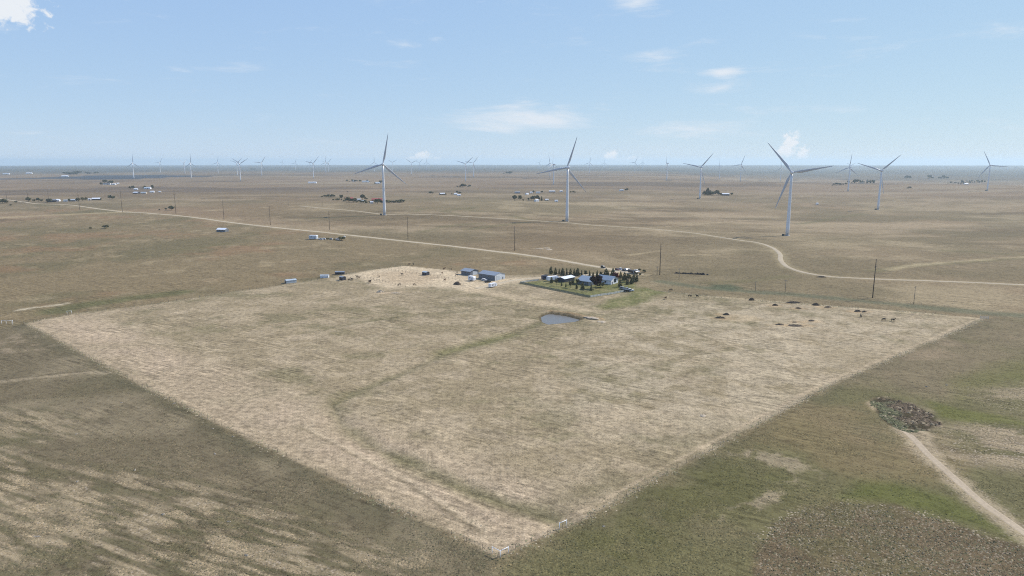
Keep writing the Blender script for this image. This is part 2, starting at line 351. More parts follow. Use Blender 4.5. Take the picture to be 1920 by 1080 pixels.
    cf = lay(cf, C(200, 180, 154), line_mask(x, y, G([(706, 549), (728, 549), (750, 547)]), 2.6, 1.6, (n4 - .5) * 3) * .9)
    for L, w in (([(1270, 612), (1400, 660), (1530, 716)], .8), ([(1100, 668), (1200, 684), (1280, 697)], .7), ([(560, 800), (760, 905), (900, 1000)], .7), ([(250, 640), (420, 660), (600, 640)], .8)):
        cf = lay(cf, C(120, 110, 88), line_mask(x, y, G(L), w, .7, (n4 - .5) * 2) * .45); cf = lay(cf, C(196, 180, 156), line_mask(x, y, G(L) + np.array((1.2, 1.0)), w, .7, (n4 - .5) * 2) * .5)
    cf = lay(cf, C(190, 172, 148), line_mask(x, y, pc_in, .7, .5, (n4 - .5) * 2) * .5)
    gr = np.maximum(poly_mask(x, y, LAWN, 2, (n4 - .5) * 3), poly_mask(x, y, G([(1185, 540), (1260, 536), (1250, 552), (1200, 570), (1135, 580), (1112, 574), (1165, 558)]), 6, (n3 - .5) * 14))
    cf = lay(cf, C(108, 112, 68), gr * .85); cf = lay(cf, C(150, 142, 108), gr * sstep(n4, .5, .68) * .6)
    cf = lay(cf, C(184, 166, 138), poly_mask(x, y, G([(1350, 592), (1400, 590), (1440, 600), (1390, 604), (1345, 600)]), 4, (n4 - .5) * 5) * .6)
    for q_ in MOUNDS:
        gq_ = np.array([ground(q_[0], q_[1])]); cf = lay(cf, C(186, 162, 130), line_mask(x, y, np.vstack([gq_ - (q_[2] * .5, 0), gq_ + (q_[2] * .5, 0)]), 2.5, 2.5, (n4 - .5) * 7) * .6)
    cf = lay(cf, C(176, 150, 118), line_mask(x, y, BERM, 2.2, 1.4, (n4 - .5) * 3) * .7)
    cf = lay(cf, C(92, 84, 66), line_mask(x, y, np.vstack([POND, POND[:1]]), 1.3, .9, (n4 - .5) * 2) * .8)
    col = lay(col, cf, fm)
    # lane along the far fence, the weedy strip behind it, tall grass along the far left fence
    col = lay(col, C(196, 180, 152), line_mask(x, y, EDGE_LANE, 1.6, 1.0, (n4 - .5) * 2) * .85)
    col = lay(col, C(104, 108, 88), line_mask(x, y, G([(1240, 528), (1330, 541), (1480, 552), (1600, 563), (1740, 577), (1860, 588), (1960, 594)]), 6, 5, (n3 - .5) * 8) * .75)
    col = lay(col, C(86, 96, 74), poly_mask(x, y, G([(1330, 533), (1370, 533), (1400, 540), (1370, 545), (1330, 540)]), 4, (n3 - .5) * 8) * .8)
    col = lay(col, C(104, 104, 72), line_mask(x, y, G([(110, 582), (160, 572), (240, 560), (340, 548)]), 9, 5, (n3 - .5) * 10) * .75)
    col = lay(col, C(206, 194, 172), line_mask(x, y, G([(30, 582), (80, 576), (128, 569)]), 2.4, 1.8, (n4 - .5) * 7) * .75)
    # verges of the gravel roads, scraped pads, winding draws and one painted turbine shadow on the plain
    for P in (MAIN_ROAD[5:], ACCESS): col = lay(col, C(172, 158, 128), line_mask(x, y, P, 6, 4, (n3 - .5) * 6) * .5)
    col = lay(col, C(190, 172, 142), line_mask(x, y, SPUR, 3, 3, (n3 - .5) * 4) * .5)
    col = lay(col, C(190, 172, 142), line_mask(x, y, TRACK_L, 3, 3, (n3 - .5) * 4) * .5)
    col = lay(col, C(200, 180, 146), line_mask(x, y, G([(1160, 507), (1165, 511), (1172, 515)]), 6, 4, (n4 - .5) * 4) * .8)
    for L in ([(778, 397), (790, 391), (840, 388)], [(860, 402), (830, 396), (870, 390)], [(905, 397), (872, 393), (890, 388)], [(790, 435), (830, 425), (905, 418)], [(880, 430), (920, 424), (990, 417)],
              [(960, 405), (985, 411), (1000, 413)], [(1500, 420), (1570, 408), (1620, 401)], [(1640, 508), (1700, 500), (1800, 492), (1920, 484)], [(1330, 530), (1420, 526), (1480, 518)],
              [(585, 410), (650, 407), (700, 404)], [(1770, 470), (1850, 474), (1920, 480)], [(330, 470), (420, 458), (520, 462)]):  # the strip ending at the first turbine's foot paints its cast shadow
        P = G(L); w = 5 + np.hypot(*P[0]) * .006
        col = lay(col, C(116, 110, 80), line_mask(x, y, P, w * .6, w * .6, (n3 - .5) * w) * .6)
    for L, w in (([(1670, 505), (1720, 497), (1800, 490), (1920, 482)], 8), ([(1000, 466), (1030, 464)], 4), ([(1180, 478), (1240, 470)], 5), ([(1280, 478), (1330, 478)], 4), ([(712, 482), (735, 478)], 3)):
        col = lay(col, C(196, 180, 148), line_mask(x, y, G(L), w * .5, w * .6, (n3 - .5) * w * 1.6) * .5)
    # dark blue-grey cultivated field far to the left
    P = G([(-150, 339.5), (0, 337), (110, 336), (240, 336.5), (340, 332), (400, 331), (340, 328.5), (200, 329), (130, 331), (60, 334), (-150, 337)])
    col = lay(col, C(62, 72, 86), poly_mask(x, y, P, 25, (n2 - .5) * 60) * .92)
    for L in ([(960, 334), (1055, 337)], [(1230, 339), (1440, 338), (1590, 337)], [(1060, 338), (1095, 338)], [(360, 322), (390, 320)], [(725, 328), (770, 328)], [(800, 328), (880, 333)]):
        P = G(L); col = lay(col, C(88, 84, 80), line_mask(x, y, P, 14, 12, (n2 - .5) * 26) * .75)
    wet = poly_mask(x, y, POND, 2.0)
    col = lay(col, C(92, 82, 66), wet)
    grs = np.clip((grs + left * .3 + right * .25 - fm * .15) * (1 - .7 * pink * fm) * (1 - .9 * poly_mask(x, y, PEN, 9)), 0, 1)
    return np.clip(col, .01, .8), spk, grs

gcol, gspk, ggrs = paint(x, y)
nr, na = X.shape
ii = np.arange((nr - 1) * (na - 1)); ri, ci = ii // (na - 1), ii % (na - 1)
v0 = ri * na + ci
quads = np.stack([v0, v0 + na, v0 + na + 1, v0 + 1], 1)
seam = np.arange(nr - 1) * na
seamq = np.stack([seam + na - 1, seam + 2 * na - 1, seam + na, seam], 1)
quads = np.vstack([quads, seamq]).astype(np.int32)
cap = np.arange(na, dtype=np.int32)
def np_mesh(name, verts, quads, capring=None):
    me = bpy.data.meshes.new(name)
    nl = quads.size + (len(capring) if capring is not None else 0); nf = len(quads) + (1 if capring is not None else 0)
    me.vertices.add(len(verts)); me.vertices.foreach_set('co', verts.astype(np.float32).ravel())
    me.loops.add(nl); li = quads.ravel()
    if capring is not None: li = np.concatenate([li, capring])
    me.loops.foreach_set('vertex_index', li.astype(np.int32))
    me.polygons.add(nf); st = np.arange(nf, dtype=np.int32) * quads.shape[1]
    me.polygons.foreach_set('loop_start', st)
    me.update(calc_edges=True); me.validate()
    return me
gme = np_mesh('ground', np.stack([x, y, z], 1), quads, cap[::-1].copy())
if gme.polygons[1000].normal.z < 0: gme.flip_normals()
gme.polygons.foreach_set('use_smooth', np.ones(len(gme.polygons), bool))
def add_color(me, col, name='Col'):
    a = me.color_attributes.new(name, 'FLOAT_COLOR', 'POINT')
    a.data.foreach_set('color', np.concatenate([col, np.ones((len(col), 1))], 1).astype(np.float32).ravel())
def add_float(me, v, name):
    a = me.attributes.new(name, 'FLOAT', 'POINT'); a.data.foreach_set('value', v.astype(np.float32))
add_color(gme, gcol); add_float(gme, gspk, 'speckle'); add_float(gme, ggrs, 'grassy')

# ------------------------------------------------------------------ materials
class NT:
    def __init__(s, name):
        s.m = bpy.data.materials.new(name); s.m.use_nodes = True; s.t = s.m.node_tree; s.n = s.t.nodes; s.l = s.t.links
        s.b = s.n['Principled BSDF']
    def node(s, t, **k):
        n = s.n.new(t)
        for a, v in k.items(): setattr(n, a, v)
        return n
    def put(s, sock, v):
        if hasattr(v, 'is_output'): s.l.new(v, sock)
        else: sock.default_value = v
    def noise(s, scale, detail=4, rough=.6, vec=None):
        n = s.node('ShaderNodeTexNoise'); s.put(n.inputs['Scale'], scale); s.put(n.inputs['Detail'], detail); s.put(n.inputs['Roughness'], rough)
        if vec is not None: s.l.new(vec, n.inputs['Vector'])
        return n.outputs['Fac']
    def rng(s, v, a, b, c, d, smooth=False):
        n = s.node('ShaderNodeMapRange'); 
        if smooth: n.interpolation_type = 'SMOOTHSTEP'
        s.put(n.inputs['Value'], v)
        for k, w in zip(('From Min', 'From Max', 'To Min', 'To Max'), (a, b, c, d)): s.put(n.inputs[k], w)
        return n.outputs['Result']
    def math(s, op, a, b, clamp=False):
        n = s.node('ShaderNodeMath', operation=op, use_clamp=clamp); s.put(n.inputs[0], a); s.put(n.inputs[1], b); return n.outputs[0]
    def mix(s, f, a, b, mode='MIX'):
        n = s.node('ShaderNodeMix', data_type='RGBA', blend_type=mode); s.put(n.inputs['Factor'], f); s.put(n.inputs['A'], a); s.put(n.inputs['B'], b)
        return n.outputs['Result']
    def scale(s, c, f):
        n = s.node('ShaderNodeVectorMath', operation='SCALE'); s.put(n.inputs[0], c); s.put(n.inputs['Scale'], f); return n.outputs[0]
    def bump(s, h, dist, strength=1.0):
        n = s.node('ShaderNodeBump'); s.put(n.inputs['Height'], h); s.put(n.inputs['Distance'], dist); s.put(n.inputs['Strength'], strength)
        s.l.new(n.outputs[0], s.b.inputs['Normal'])
    def fin(s, col=None, rough=.8, spec=.2, metal=0.0):
        if col is not None: s.put(s.b.inputs['Base Color'], col)
        s.put(s.b.inputs['Roughness'], rough); s.put(s.b.inputs['Specular IOR Level'], spec); s.put(s.b.inputs['Metallic'], metal)
        return s.m
def ground_material():
    g = NT('prairie_ground')
    pos = g.node('ShaderNodeNewGeometry').outputs['Position']
    base = g.node('ShaderNodeAttribute', attribute_name='Col').outputs['Color']
    spk = g.node('ShaderNodeAttribute', attribute_name='speckle').outputs['Fac']
    grs = g.node('ShaderNodeAttribute', attribute_name='grassy').outputs['Fac']
    big = g.noise(.09, 6, .62, pos); mid = g.noise(.42, 5, .65, pos); fine = g.noise(1.7, 4, .7, pos)
    f = g.math('MULTIPLY', g.rng(big, .3, .7, .86, 1.14), g.rng(mid, .36, .64, .68, 1.32))
    f = g.math('MULTIPLY', f, g.rng(fine, .33, .67, .66, 1.34))
    d_ = G([(1100, 668), (1270, 697)]); ang = math.atan2(*(d_[1] - d_[0])[::-1])
    mp = g.node('ShaderNodeMapping', vector_type='TEXTURE'); g.l.new(pos, mp.inputs['Vector']); mp.inputs['Rotation'].default_value = (0, 0, ang); mp.inputs['Scale'].default_value = (16, 1.5, 4)
    stk = g.noise(1.0, 4, .62, mp.outputs[0])
    amt = g.rng(g.noise(.022, 3, .6, pos), .42, .62, .06, .34, True)
    f = g.math('MULTIPLY', f, g.math('ADD', 1.0, g.math('MULTIPLY', amt, g.rng(stk, .36, .64, -1, .8))))
    c = g.scale(base, f)
    # green-grey living clumps among the cured grass
    cl = g.rng(g.math('ADD', g.math('MULTIPLY', mid, .6), g.math('MULTIPLY', fine, .4)), .51, .57, 0, 1, True)
    c = g.mix(g.math('MULTIPLY', cl, g.math('MULTIPLY', grs, .75)), c, g.scale(g.mix(.45, base, (.105, .105, .055, 1)), .72))
    # bare pale soil showing between clumps
    vo = g.node('ShaderNodeTexVoronoi', feature='F1'); g.l.new(pos, vo.inputs['Vector']); vo.inputs['Scale'].default_value = 1.15; vo.inputs['Randomness'].default_value = 1
    sp = g.rng(g.math('ADD', vo.outputs['Distance'], g.math('MULTIPLY', mid, .7)), .52, .72, 1, 0, True)
    c = g.mix(g.math('MULTIPLY', sp, g.math('MULTIPLY', spk, .9)), c, (.42, .34, .245, 1))
    v2 = g.node('ShaderNodeTexVoronoi', feature='F1'); g.l.new(pos, v2.inputs['Vector']); v2.inputs['Scale'].default_value = .8; v2.inputs['Randomness'].default_value = 1
    dk = g.rng(g.math('ADD', v2.outputs['Distance'], g.math('MULTIPLY', fine, .6)), .48, .62, 1, 0, True)
    c = g.mix(g.math('MULTIPLY', dk, g.math('ADD', g.math('MULTIPLY', spk, .45), g.math('MULTIPLY', grs, .22))), c, (.085, .076, .048, 1))
    h = g.math('ADD', g.math('MULTIPLY', mid, .5), g.math('MULTIPLY', fine, .35))
    g.bump(h, .55, .8)
    return g.fin(c, .95, .08)
def simple(name, col, rough=.7, var=.12, scale=1.5, spec=.3, metal=0.0, bump=0.0):
    g = NT(name); tcn = g.node('ShaderNodeTexCoord').outputs['Object']
    n = g.noise(scale, 5, .65, tcn)
    c = g.scale(g.mix(0.0, (*col, 1), (*col, 1)), g.rng(n, .3, .7, 1 - var, 1 + var))
    if bump: g.bump(n, bump, .6)
    return g.fin(c, rough, spec, metal)
def metal_sheet(name, col, rough=.45, rib=2.2):
    g = NT(name); tcn = g.node('ShaderNodeTexCoord').outputs['Object']
    w = g.node('ShaderNodeTexWave', bands_direction='X'); g.l.new(tcn, w.inputs['Vector']); w.inputs['Scale'].default_value = rib
    n = g.noise(.5, 5, .7, tcn)
    c = g.scale(g.mix(0.0, (*col, 1), (*col, 1)), g.math('MULTIPLY', g.rng(n, .3, .7, .85, 1.12), g.rng(w.outputs['Fac'], 0, 1, .93, 1.04)))
    g.bump(w.outputs['Fac'], .05, .5)
    return g.fin(c, rough, .4)
def gravel(name, col):
    g = NT(name); pos = g.node('ShaderNodeNewGeometry').outputs['Position']
    a = g.noise(.12, 5, .6, pos); b = g.noise(1.3, 4, .7, pos)
    c = g.scale(g.mix(g.rng(a, .45, .7, 0, .5), (*col, 1), (col[0] * .8, col[1] * .78, col[2] * .74, 1)), g.rng(b, .3, .7, .84, 1.16))
    g.bump(b, .08, .5)
    return g.fin(c, .95, .1)
def attr_mat(name, rough=.9, spec=.1, translucent=False):
    g = NT(name); a = g.node('ShaderNodeAttribute', attribute_name='Col').outputs['Color']
    n = g.noise(3, 3, .6, g.node('ShaderNodeNewGeometry').outputs['Position'])
    return g.fin(g.scale(a, g.rng(n, .3, .7, .85, 1.15)), rough, spec)
def water_mat():
    g = NT('pond_water'); pos = g.node('ShaderNodeNewGeometry').outputs['Position']
    n = g.noise(1.1, 4, .6, pos); g.bump(n, .03, .35)
    return g.fin((.15, .14, .125, 1), .28, .2)
MAT = dict(
    ground=ground_material(), road=gravel('gravel_road_surface', (.44, .36, .25)), access=gravel('access_road_surface', (.40, .325, .225)), dirt=gravel('dirt_track_surface', (.41, .325, .225)),
    water=water_mat(),
    white=simple('turbine_white_paint', (.68, .69, .70), .38, .04, .08, .45), bladew=simple('blade_white_gelcoat', (.46, .475, .50), .35, .03, .1, .45),
    concrete=simple('concrete', (.42, .40, .37), .9, .15, .8), boxgreen=simple('dark_green_steel', (.05, .07, .06), .5),
    wood=simple('weathered_pole_wood', (.075, .055, .042), .9, .25, 2), wood_pale=simple('grey_pole_wood', (.17, .15, .125), .9, .2, 2), postw=simple('fence_post_wood', (.085, .075, .062), .9, .25, 3),
    pipe=simple('white_pipe_paint', (.82, .83, .83), .5, .05, 2), wire=simple('galvanised_wire', (.11, .105, .1), .7),
    vinyl=simple('pale_fence_board', (.52, .52, .48), .7, .12, 1), greenfence=simple('grey_green_fence_board', (.15, .165, .125), .85, .2, 1),
    bluemetal=metal_sheet('blue_grey_metal', (.25, .275, .31)), bluewall=metal_sheet('slate_blue_wall', (.13, .145, .17)), palewall=metal_sheet('pale_grey_wall', (.52, .56, .60)),
    whitewall=simple('white_siding', (.72, .73, .75), .7, .06, .7), greyroof=simple('blue_grey_shingle', (.22, .27, .33), .85, .15, 1.5), whiteroof=metal_sheet('white_metal_roof', (.72, .74, .77)),
    redroof=metal_sheet('red_metal_roof', (.32, .07, .05)), redwall=simple('red_barn_siding', (.30, .08, .06), .8, .15, .5), tanwall=simple('tan_siding', (.50, .43, .33), .8, .1, .5),
    navy=simple('navy_siding', (.040, .043, .056), .7, .2, .6), brownwall=simple('brown_boards', (.13, .09, .065), .9, .25, .8), darkroof=simple('charcoal_shingle', (.06, .065, .075), .85, .2, 1),
    galv=metal_sheet('galvanised_sheet', (.40, .45, .49)), glass=simple('dark_window_glass', (.02, .03, .045), .12, .1, 1, .6), door=simple('door_paint', (.30, .32, .35), .6),
    carblack=simple('black_car_paint', (.015, .015, .018), .25, .05, 1, .5), carred=simple('maroon_car_paint', (.10, .02, .022), .25, .05, 1, .5), carwhite=simple('white_car_paint', (.75, .76, .77), .3, .03, 1, .5),
    cargrey=simple('silver_car_paint', (.33, .34, .36), .3, .05, 1, .5), carblue=simple('navy_car_paint', (.02, .03, .07), .3, .05, 1, .5), tyre=simple('tyre_rubber', (.015, .015, .015), .85),
    bark=simple('bark', (.10, .075, .055), .95, .3, 3), leafc=attr_mat('needle_foliage'), hide=simple('dark_brown_hide', (.035, .022, .016), .7, .3, 2), hide_b=simple('black_hide', (.012, .011, .011), .7, .3, 2),
    hide_t=simple('chestnut_hide', (.11, .05, .025), .7, .3, 2), earth=simple('dark_dug_earth', (.11, .085, .062), .97, .35, 1.2, .1, 0, .3), sand=simple('pale_sand', (.44, .36, .265), .97, .15, 1.2, .1, 0, .2),
    stone=simple('pale_stone', (.27, .235, .185), .95, .2, 2, .15, 0, .1), straw=simple('dark_old_bale', (.06, .05, .042), .97, .3, 2, .1, 0, .2), tuft=attr_mat('cured_grass'), weed=attr_mat('weed_foliage'),
)
# ------------------------------------------------------------------ object helpers
def link(name, me, mat=None, parent=None):
    o = bpy.data.objects.new(name, me); COL.objects.link(o)
    if mat is not None and me is not None and not me.materials: me.materials.append(mat)
    if parent is not None: o.parent = parent
    return o
def tag(o, label=None, cat=None, group=None, kind=None):
    for k, v in (('label', label), ('category', cat), ('group', group), ('kind', kind)):
        if v: o[k] = v
    return o
def thing(name, loc, rz, label, cat, group=None):
    o = bpy.data.objects.new(name, None); COL.objects.link(o); o.location = loc; o.rotation_euler = (0, 0, rz); o.empty_display_size = .5
    return tag(o, label, cat, group)
class MB:
    def __init__(s): s.v = []; s.f = []; s.smooth = False
    def add(s, vs, fs):
        b = len(s.v); s.v += [tuple(p) for p in vs]; s.f += [tuple(i + b for i in f) for f in fs]; return s
    def box(s, c, d, rz=0.0, m=None):
        x, y, z = (q / 2 for q in d); ca, sa = math.cos(rz), math.sin(rz); vs = []
        for sx, sy, sz in ((-1, -1, -1), (1, -1, -1), (1, 1, -1), (-1, 1, -1), (-1, -1, 1), (1, -1, 1), (1, 1, 1), (-1, 1, 1)):
            px, py = sx * x, sy * y; vs.append((c[0] + px * ca - py * sa, c[1] + px * sa + py * ca, c[2] + sz * z))
        return s.add(vs, [(0, 3, 2, 1), (4, 5, 6, 7), (0, 1, 5, 4), (1, 2, 6, 5), (2, 3, 7, 6), (3, 0, 4, 7)])
    def tube(s, p0, p1, r0, r1, n=10, caps=True):
        p0, p1 = Vector(p0), Vector(p1); q = (p1 - p0).to_track_quat('Z', 'Y'); vs = []
        for p, r in ((p0, r0), (p1, r1)):
            for i in range(n):
                a = 2 * math.pi * i / n; vs.append(p + q @ Vector((r * math.cos(a), r * math.sin(a), 0)))
        fs = [(i, (i + 1) % n, n + (i + 1) % n, n + i) for i in range(n)]
        if caps: fs += [tuple(range(n - 1, -1, -1)), tuple(range(n, 2 * n))]
        return s.add(vs, fs)
    def loft(s, rings, caps=True):
        n = len(rings[0]); vs = [p for r in rings for p in r]
        fs = [(k * n + i, k * n + (i + 1) % n, (k + 1) * n + (i + 1) % n, (k + 1) * n + i) for k in range(len(rings) - 1) for i in range(n)]
        if caps: fs += [tuple(range(n - 1, -1, -1)), tuple(range((len(rings) - 1) * n, len(rings) * n))]
        return s.add(vs, fs)
    def prism(s, prof, y0, y1):            # profile in x,z, extruded along y
        n = len(prof)
        return s.add([(a, y0, b) for a, b in prof] + [(a, y1, b) for a, b in prof],
                     [(i, (i + 1) % n, n + (i + 1) % n, n + i) for i in range(n)] + [tuple(range(n - 1, -1, -1)), tuple(range(n, 2 * n))])
    def mesh(s, name, mat=None, smooth=False):
        me = bpy.data.meshes.new(name); me.from_pydata(s.v, [], s.f); me.update()
        import bmesh
        bm = bmesh.new(); bm.from_mesh(me); bmesh.ops.recalc_face_normals(bm, faces=bm.faces); bm.to_mesh(me); bm.free()
        if smooth: me.polygons.foreach_set('use_smooth', np.ones(len(me.polygons), bool))
        if mat is not None: me.materials.append(mat)
        return me
    def build(s, name, mat, parent=None, smooth=False): return link(name, s.mesh(name, mat, smooth), None, parent)
def copy_tree(o, loc, rz, label=None, group=None, scale=None):
    c = o.copy(); COL.objects.link(c); c.location = loc; c.rotation_euler = (0, 0, rz)
    if scale is not None: c.scale = scale if not isinstance(scale, (int, float)) else (scale,) * 3
    if label: c['label'] = label
    if group: c['group'] = group
    for ch in o.children:
        d = ch.copy(); COL.objects.link(d); d.parent = c
        for g in ch.children:
            e = g.copy(); COL.objects.link(e); e.parent = d
    return c

# ------------------------------------------------------------------ ground, roads, pond
go = link('ground', gme, MAT['ground']); tag(go, 'rolling dry prairie grassland with a pale fenced field', 'ground', kind='structure')
def resample(P, step):
    out = []
    for i in range(len(P) - 1):
        p0 = P[max(i - 1, 0)]; p1, p2 = P[i], P[i + 1]; p3 = P[min(i + 2, len(P) - 1)]
        n = max(2, int(np.linalg.norm(p2 - p1) / step))
        for k in range(n):
            t = k / n; out.append(.5 * ((2 * p1) + (-p0 + p2) * t + (2 * p0 - 5 * p1 + 4 * p2 - p3) * t * t + (-p0 + 3 * p1 - 3 * p2 + p3) * t**3))
    out.append(P[-1]); return np.array(out)
def road(name, P, width, mat, label, lift=.10, step=9.0, jit=.3):
    Q = resample(P, step); T = np.gradient(Q, axis=0); T /= np.linalg.norm(T, axis=1)[:, None] + 1e-9; N = np.stack([-T[:, 1], T[:, 0]], 1)
    cols = 7; vs = []
    j1 = (fbm(Q[:, 0], Q[:, 1], 25, 3, 71) - .5) * 2 * jit; j2 = (fbm(Q[:, 0], Q[:, 1], 25, 3, 72) - .5) * 2 * jit
    for c in range(cols):
        u = c / (cols - 1) * 2 - 1; w = (width / 2 + np.where(u < 0, j1, j2)) * u
        p = Q + N * w[:, None]; zz = gz(p[:, 0], p[:, 1]) + lift - (abs(u) > .99) * (lift + .05)
        vs.append(np.stack([p[:, 0], p[:, 1], zz], 1))
    V = np.stack(vs, 1); n = len(Q); vv = V.reshape(-1, 3)
    k = np.arange((n - 1) * (cols - 1)); a = (k // (cols - 1)) * cols + k % (cols - 1)
    me = np_mesh(name, vv, np.stack([a, a + 1, a + cols + 1, a + cols], 1))
    if me.polygons[len(me.polygons) // 2].normal.z < 0: me.flip_normals()
    o = link(name, me, mat); return tag(o, label, name.split('_')[-1], kind='structure')
road('gravel_road', MAIN_ROAD, 6.4, MAT['road'], 'straight pale gravel road running past the farmstead', .22, 12)
road('access_road', ACCESS, 4.6, MAT['access'], 'winding gravel access road between the wind turbines', .2, 10)
road('farm_drive', DRIVE, 5.0, MAT['road'], 'pale farm drive from the road to the blue barns', .10, 5)
road('dirt_track', DIRT_TRACK, 2.6, MAT['dirt'], 'pale dirt track leading to the weedy hollow', .07, 2.5, .35)
wz = min(gzs(*p) for p in POND) + .02
def resample_closed(P, n=6):
    m = len(P); out = []
    for i in range(m):
        p0, p1, p2, p3 = P[i - 1], P[i], P[(i + 1) % m], P[(i + 2) % m]
        for k in range(n):
            t = k / n; out.append(.5 * ((2 * p1) + (-p0 + p2) * t + (2 * p0 - 5 * p1 + 4 * p2 - p3) * t * t + (-p0 + 3 * p1 - 3 * p2 + p3) * t**3))
    return np.array(out)
pc = POND.mean(0); PW = resample_closed(pc + (POND - pc) * 1.08, 2)
wv_ = MB(); wv_.add([(p[0], p[1], wz) for p in PW], [tuple(range(len(PW)))])
wo_ = wv_.build('pond_water', MAT['water']); tag(wo_, 'small grey-blue stock pond below the earth dam', 'pond', kind='structure')

# ------------------------------------------------------------------ wind turbines
def turbine_meshes():
    tw = MB(); rings = []
    for t in np.linspace(0, 1, 9):
        rr = 2.4 + (1.4 - 2.4) * t; rings.append([(rr * math.cos(a), rr * math.sin(a), t * 78.2) for a in np.linspace(0, 2 * math.pi, 24, endpoint=False)])
    tw.loft(rings); tower = tw.mesh('tower', MAT['white'], True)
    na_ = MB(); rings = []
    for yy, w, h, dz_ in ((-6.6, 1.2, 1.3, .1), (-6.2, 1.65, 1.75, .05), (-3, 1.8, 1.95, 0), (1.5, 1.8, 1.95, 0), (2.6, 1.55, 1.6, 0), (3.0, 1.2, 1.2, 0)):
        ring = []
        for k in range(16):
            a = 2 * math.pi * k / 16; cx, cz = math.cos(a), math.sin(a); q = (abs(cx)**4 + abs(cz)**4)**-.25
            ring.append((cx * q * w, yy, 80 + dz_ + cz * q * h))
        rings.append(ring)
    na_.loft(rings); nac = na_.mesh('nacelle', MAT['white'], True)
    hb = MB(); rings = []
    for yy, rr in ((3.0, 1.35), (4.2, 1.6), (5.2, 1.45), (6.0, .95), (6.5, .3)):
        rings.append([(rr * math.cos(a), yy, 80 + rr * math.sin(a)) for a in np.linspace(0, 2 * math.pi, 16, endpoint=False)])
    hb.loft(rings); hub = hb.mesh('hub', MAT['white'], True)
    bl = MB(); rings = []
    for t in (0, .03, .07, .12, .18, .25, .35, .47, .6, .73, .85, .94, .985, 1.0):
        zr = .9 + t * 48.2
        chord = np.interp(t, [0, .03, .07, .18, .25, .5, .8, .95, 1], [1.9, 1.9, 2.2, 3.5, 3.4, 2.4, 1.4, .8, .15])
        th = np.interp(t, [0, .03, .07, .18, .3, .6, 1], [1.9, 1.9, 1.7, 1.05, .7, .38, .05])
        tw_ = R(np.interp(t, [0, .1, .25, .5, 1], [10, 22, 14, 6, 0]))
        ring = []
        for k in range(12):
            a = 2 * math.pi * k / 12; px_ = (math.cos(a) * .5 + np.interp(t, [0, .05, .18, 1], [0, 0, .18, .18])) * chord; py_ = math.sin(a) * .5 * th
            ring.append((px_ * math.cos(tw_) - py_ * math.sin(tw_), px_ * math.sin(tw_) + py_ * math.cos(tw_) + t * t * 1.6, zr))
        rings.append(ring)
    bl.loft(rings); blade = bl.mesh('blade', MAT['bladew'], True)
    fd = MB(); fd.tube((0, 0, -.6), (0, 0, .35), 3.6, 3.3, 20); found = fd.mesh('foundation', MAT['concrete'])
    dr = MB(); dr.box((0, -2.37, 2.2), (1.0, .2, 2.3)); dr.box((0, -2.8, .7), (1.4, 1.4, .15)); door = dr.mesh('door', MAT['door'])
    return tower, nac, hub, blade, found, door
TM = turbine_meshes()
def turbine(loc, ang, yaw, label, group, detail):
    t = thing('wind_turbine', loc, R(yaw), label, 'wind turbine', group)
    link('tower', TM[0], None, t); n = link('nacelle', TM[1], None, t); h = link('hub', TM[2], None, t)
    for k in range(3):
        b = link('blade', TM[3], None, t); b.location = (0, 4.6, 80); b.rotation_euler = (0, R(ang + 120 * k), 0)
    if detail:
        link('foundation', TM[4], None, t); link('door', TM[5], None, t)
    return t
NL = ['white wind turbine standing beside the red-roofed farm compound', 'white wind turbine where the gravel access road passes mid plain',
      'big white wind turbine inside the bend of the gravel road', 'white wind turbine left of the long shed with dark trees',
      'white wind turbine alone on bare grass past the road bend', 'white wind turbine beside the long dark row of trees',
      'white wind turbine just in front of the dark green grove']
tb = MB(); tb.box((0, 0, 1.1), (3.2, 2.4, 2.2)); tb.box((0, 0, 2.28), (3.4, 2.6, .14)); tb.box((0, -1.3, .9), (2.4, .3, 1.5)); TBM = tb.mesh('transformer_box', MAT['boxgreen'])
for i, ((px_, hy, by, t, yw), an) in enumerate(zip(NEAR_T, anch)):
    p = Vector((an[0], an[1], gzs(an[0], an[1])))
    turbine(p, t, yw, NL[i], 'wind turbines on the plain', True)
    if i != 6:
        q = Vector((p.x - 5.5, p.y - 1, 0)); q.z = gzs(q.x, q.y) - .05
        o = link('transformer_box', TBM); o.location = q; o.rotation_euler = (0, 0, R(yw))
        tag(o, 'dark box at foot of ' + NL[i].replace('white wind turbine', 'turbine'), 'transformer', 'transformer boxes beside turbines')
FAR_T = [(251, 306, 335, 0), (301, 308, 327, 30), (347, 305, 326.5, 55), (359, 308, 336.5, 0), (409, 306, 326.5, 10), (445, 303, 327, 50), (451, 306, 338.5, 60), (491, 305, 329.5, 35), (530, 312, 322, 20),
         (554, 306, 320, 15), (581, 306, 321, 45), (588, 306, 334, 42), (611, 304, 324, 5), (616, 305, 323, 40), (702, 309, 327, 0), (736, 308, 325, 60), (772, 309, 331, 65), (787, 308, 323, 45), (800, 309, 323, 0),
         (873, 311, 343.5, 48), (888, 311, 338, 40), (1011, 309, 320, 30), (1031, 312, 338, -8), (1038, 313, 351, 10), (1105, 312, 331, 10), (1133, 311, 322, 0), (1190, 310, 328, 25), (1205, 307, 320, 0),
         (1250, 309, 341, 0), (1349, 309, 333, 0), (1388, 311.5, 343, 22), (1464, 306, 331, -5), (1595, 304, 322, 60)]
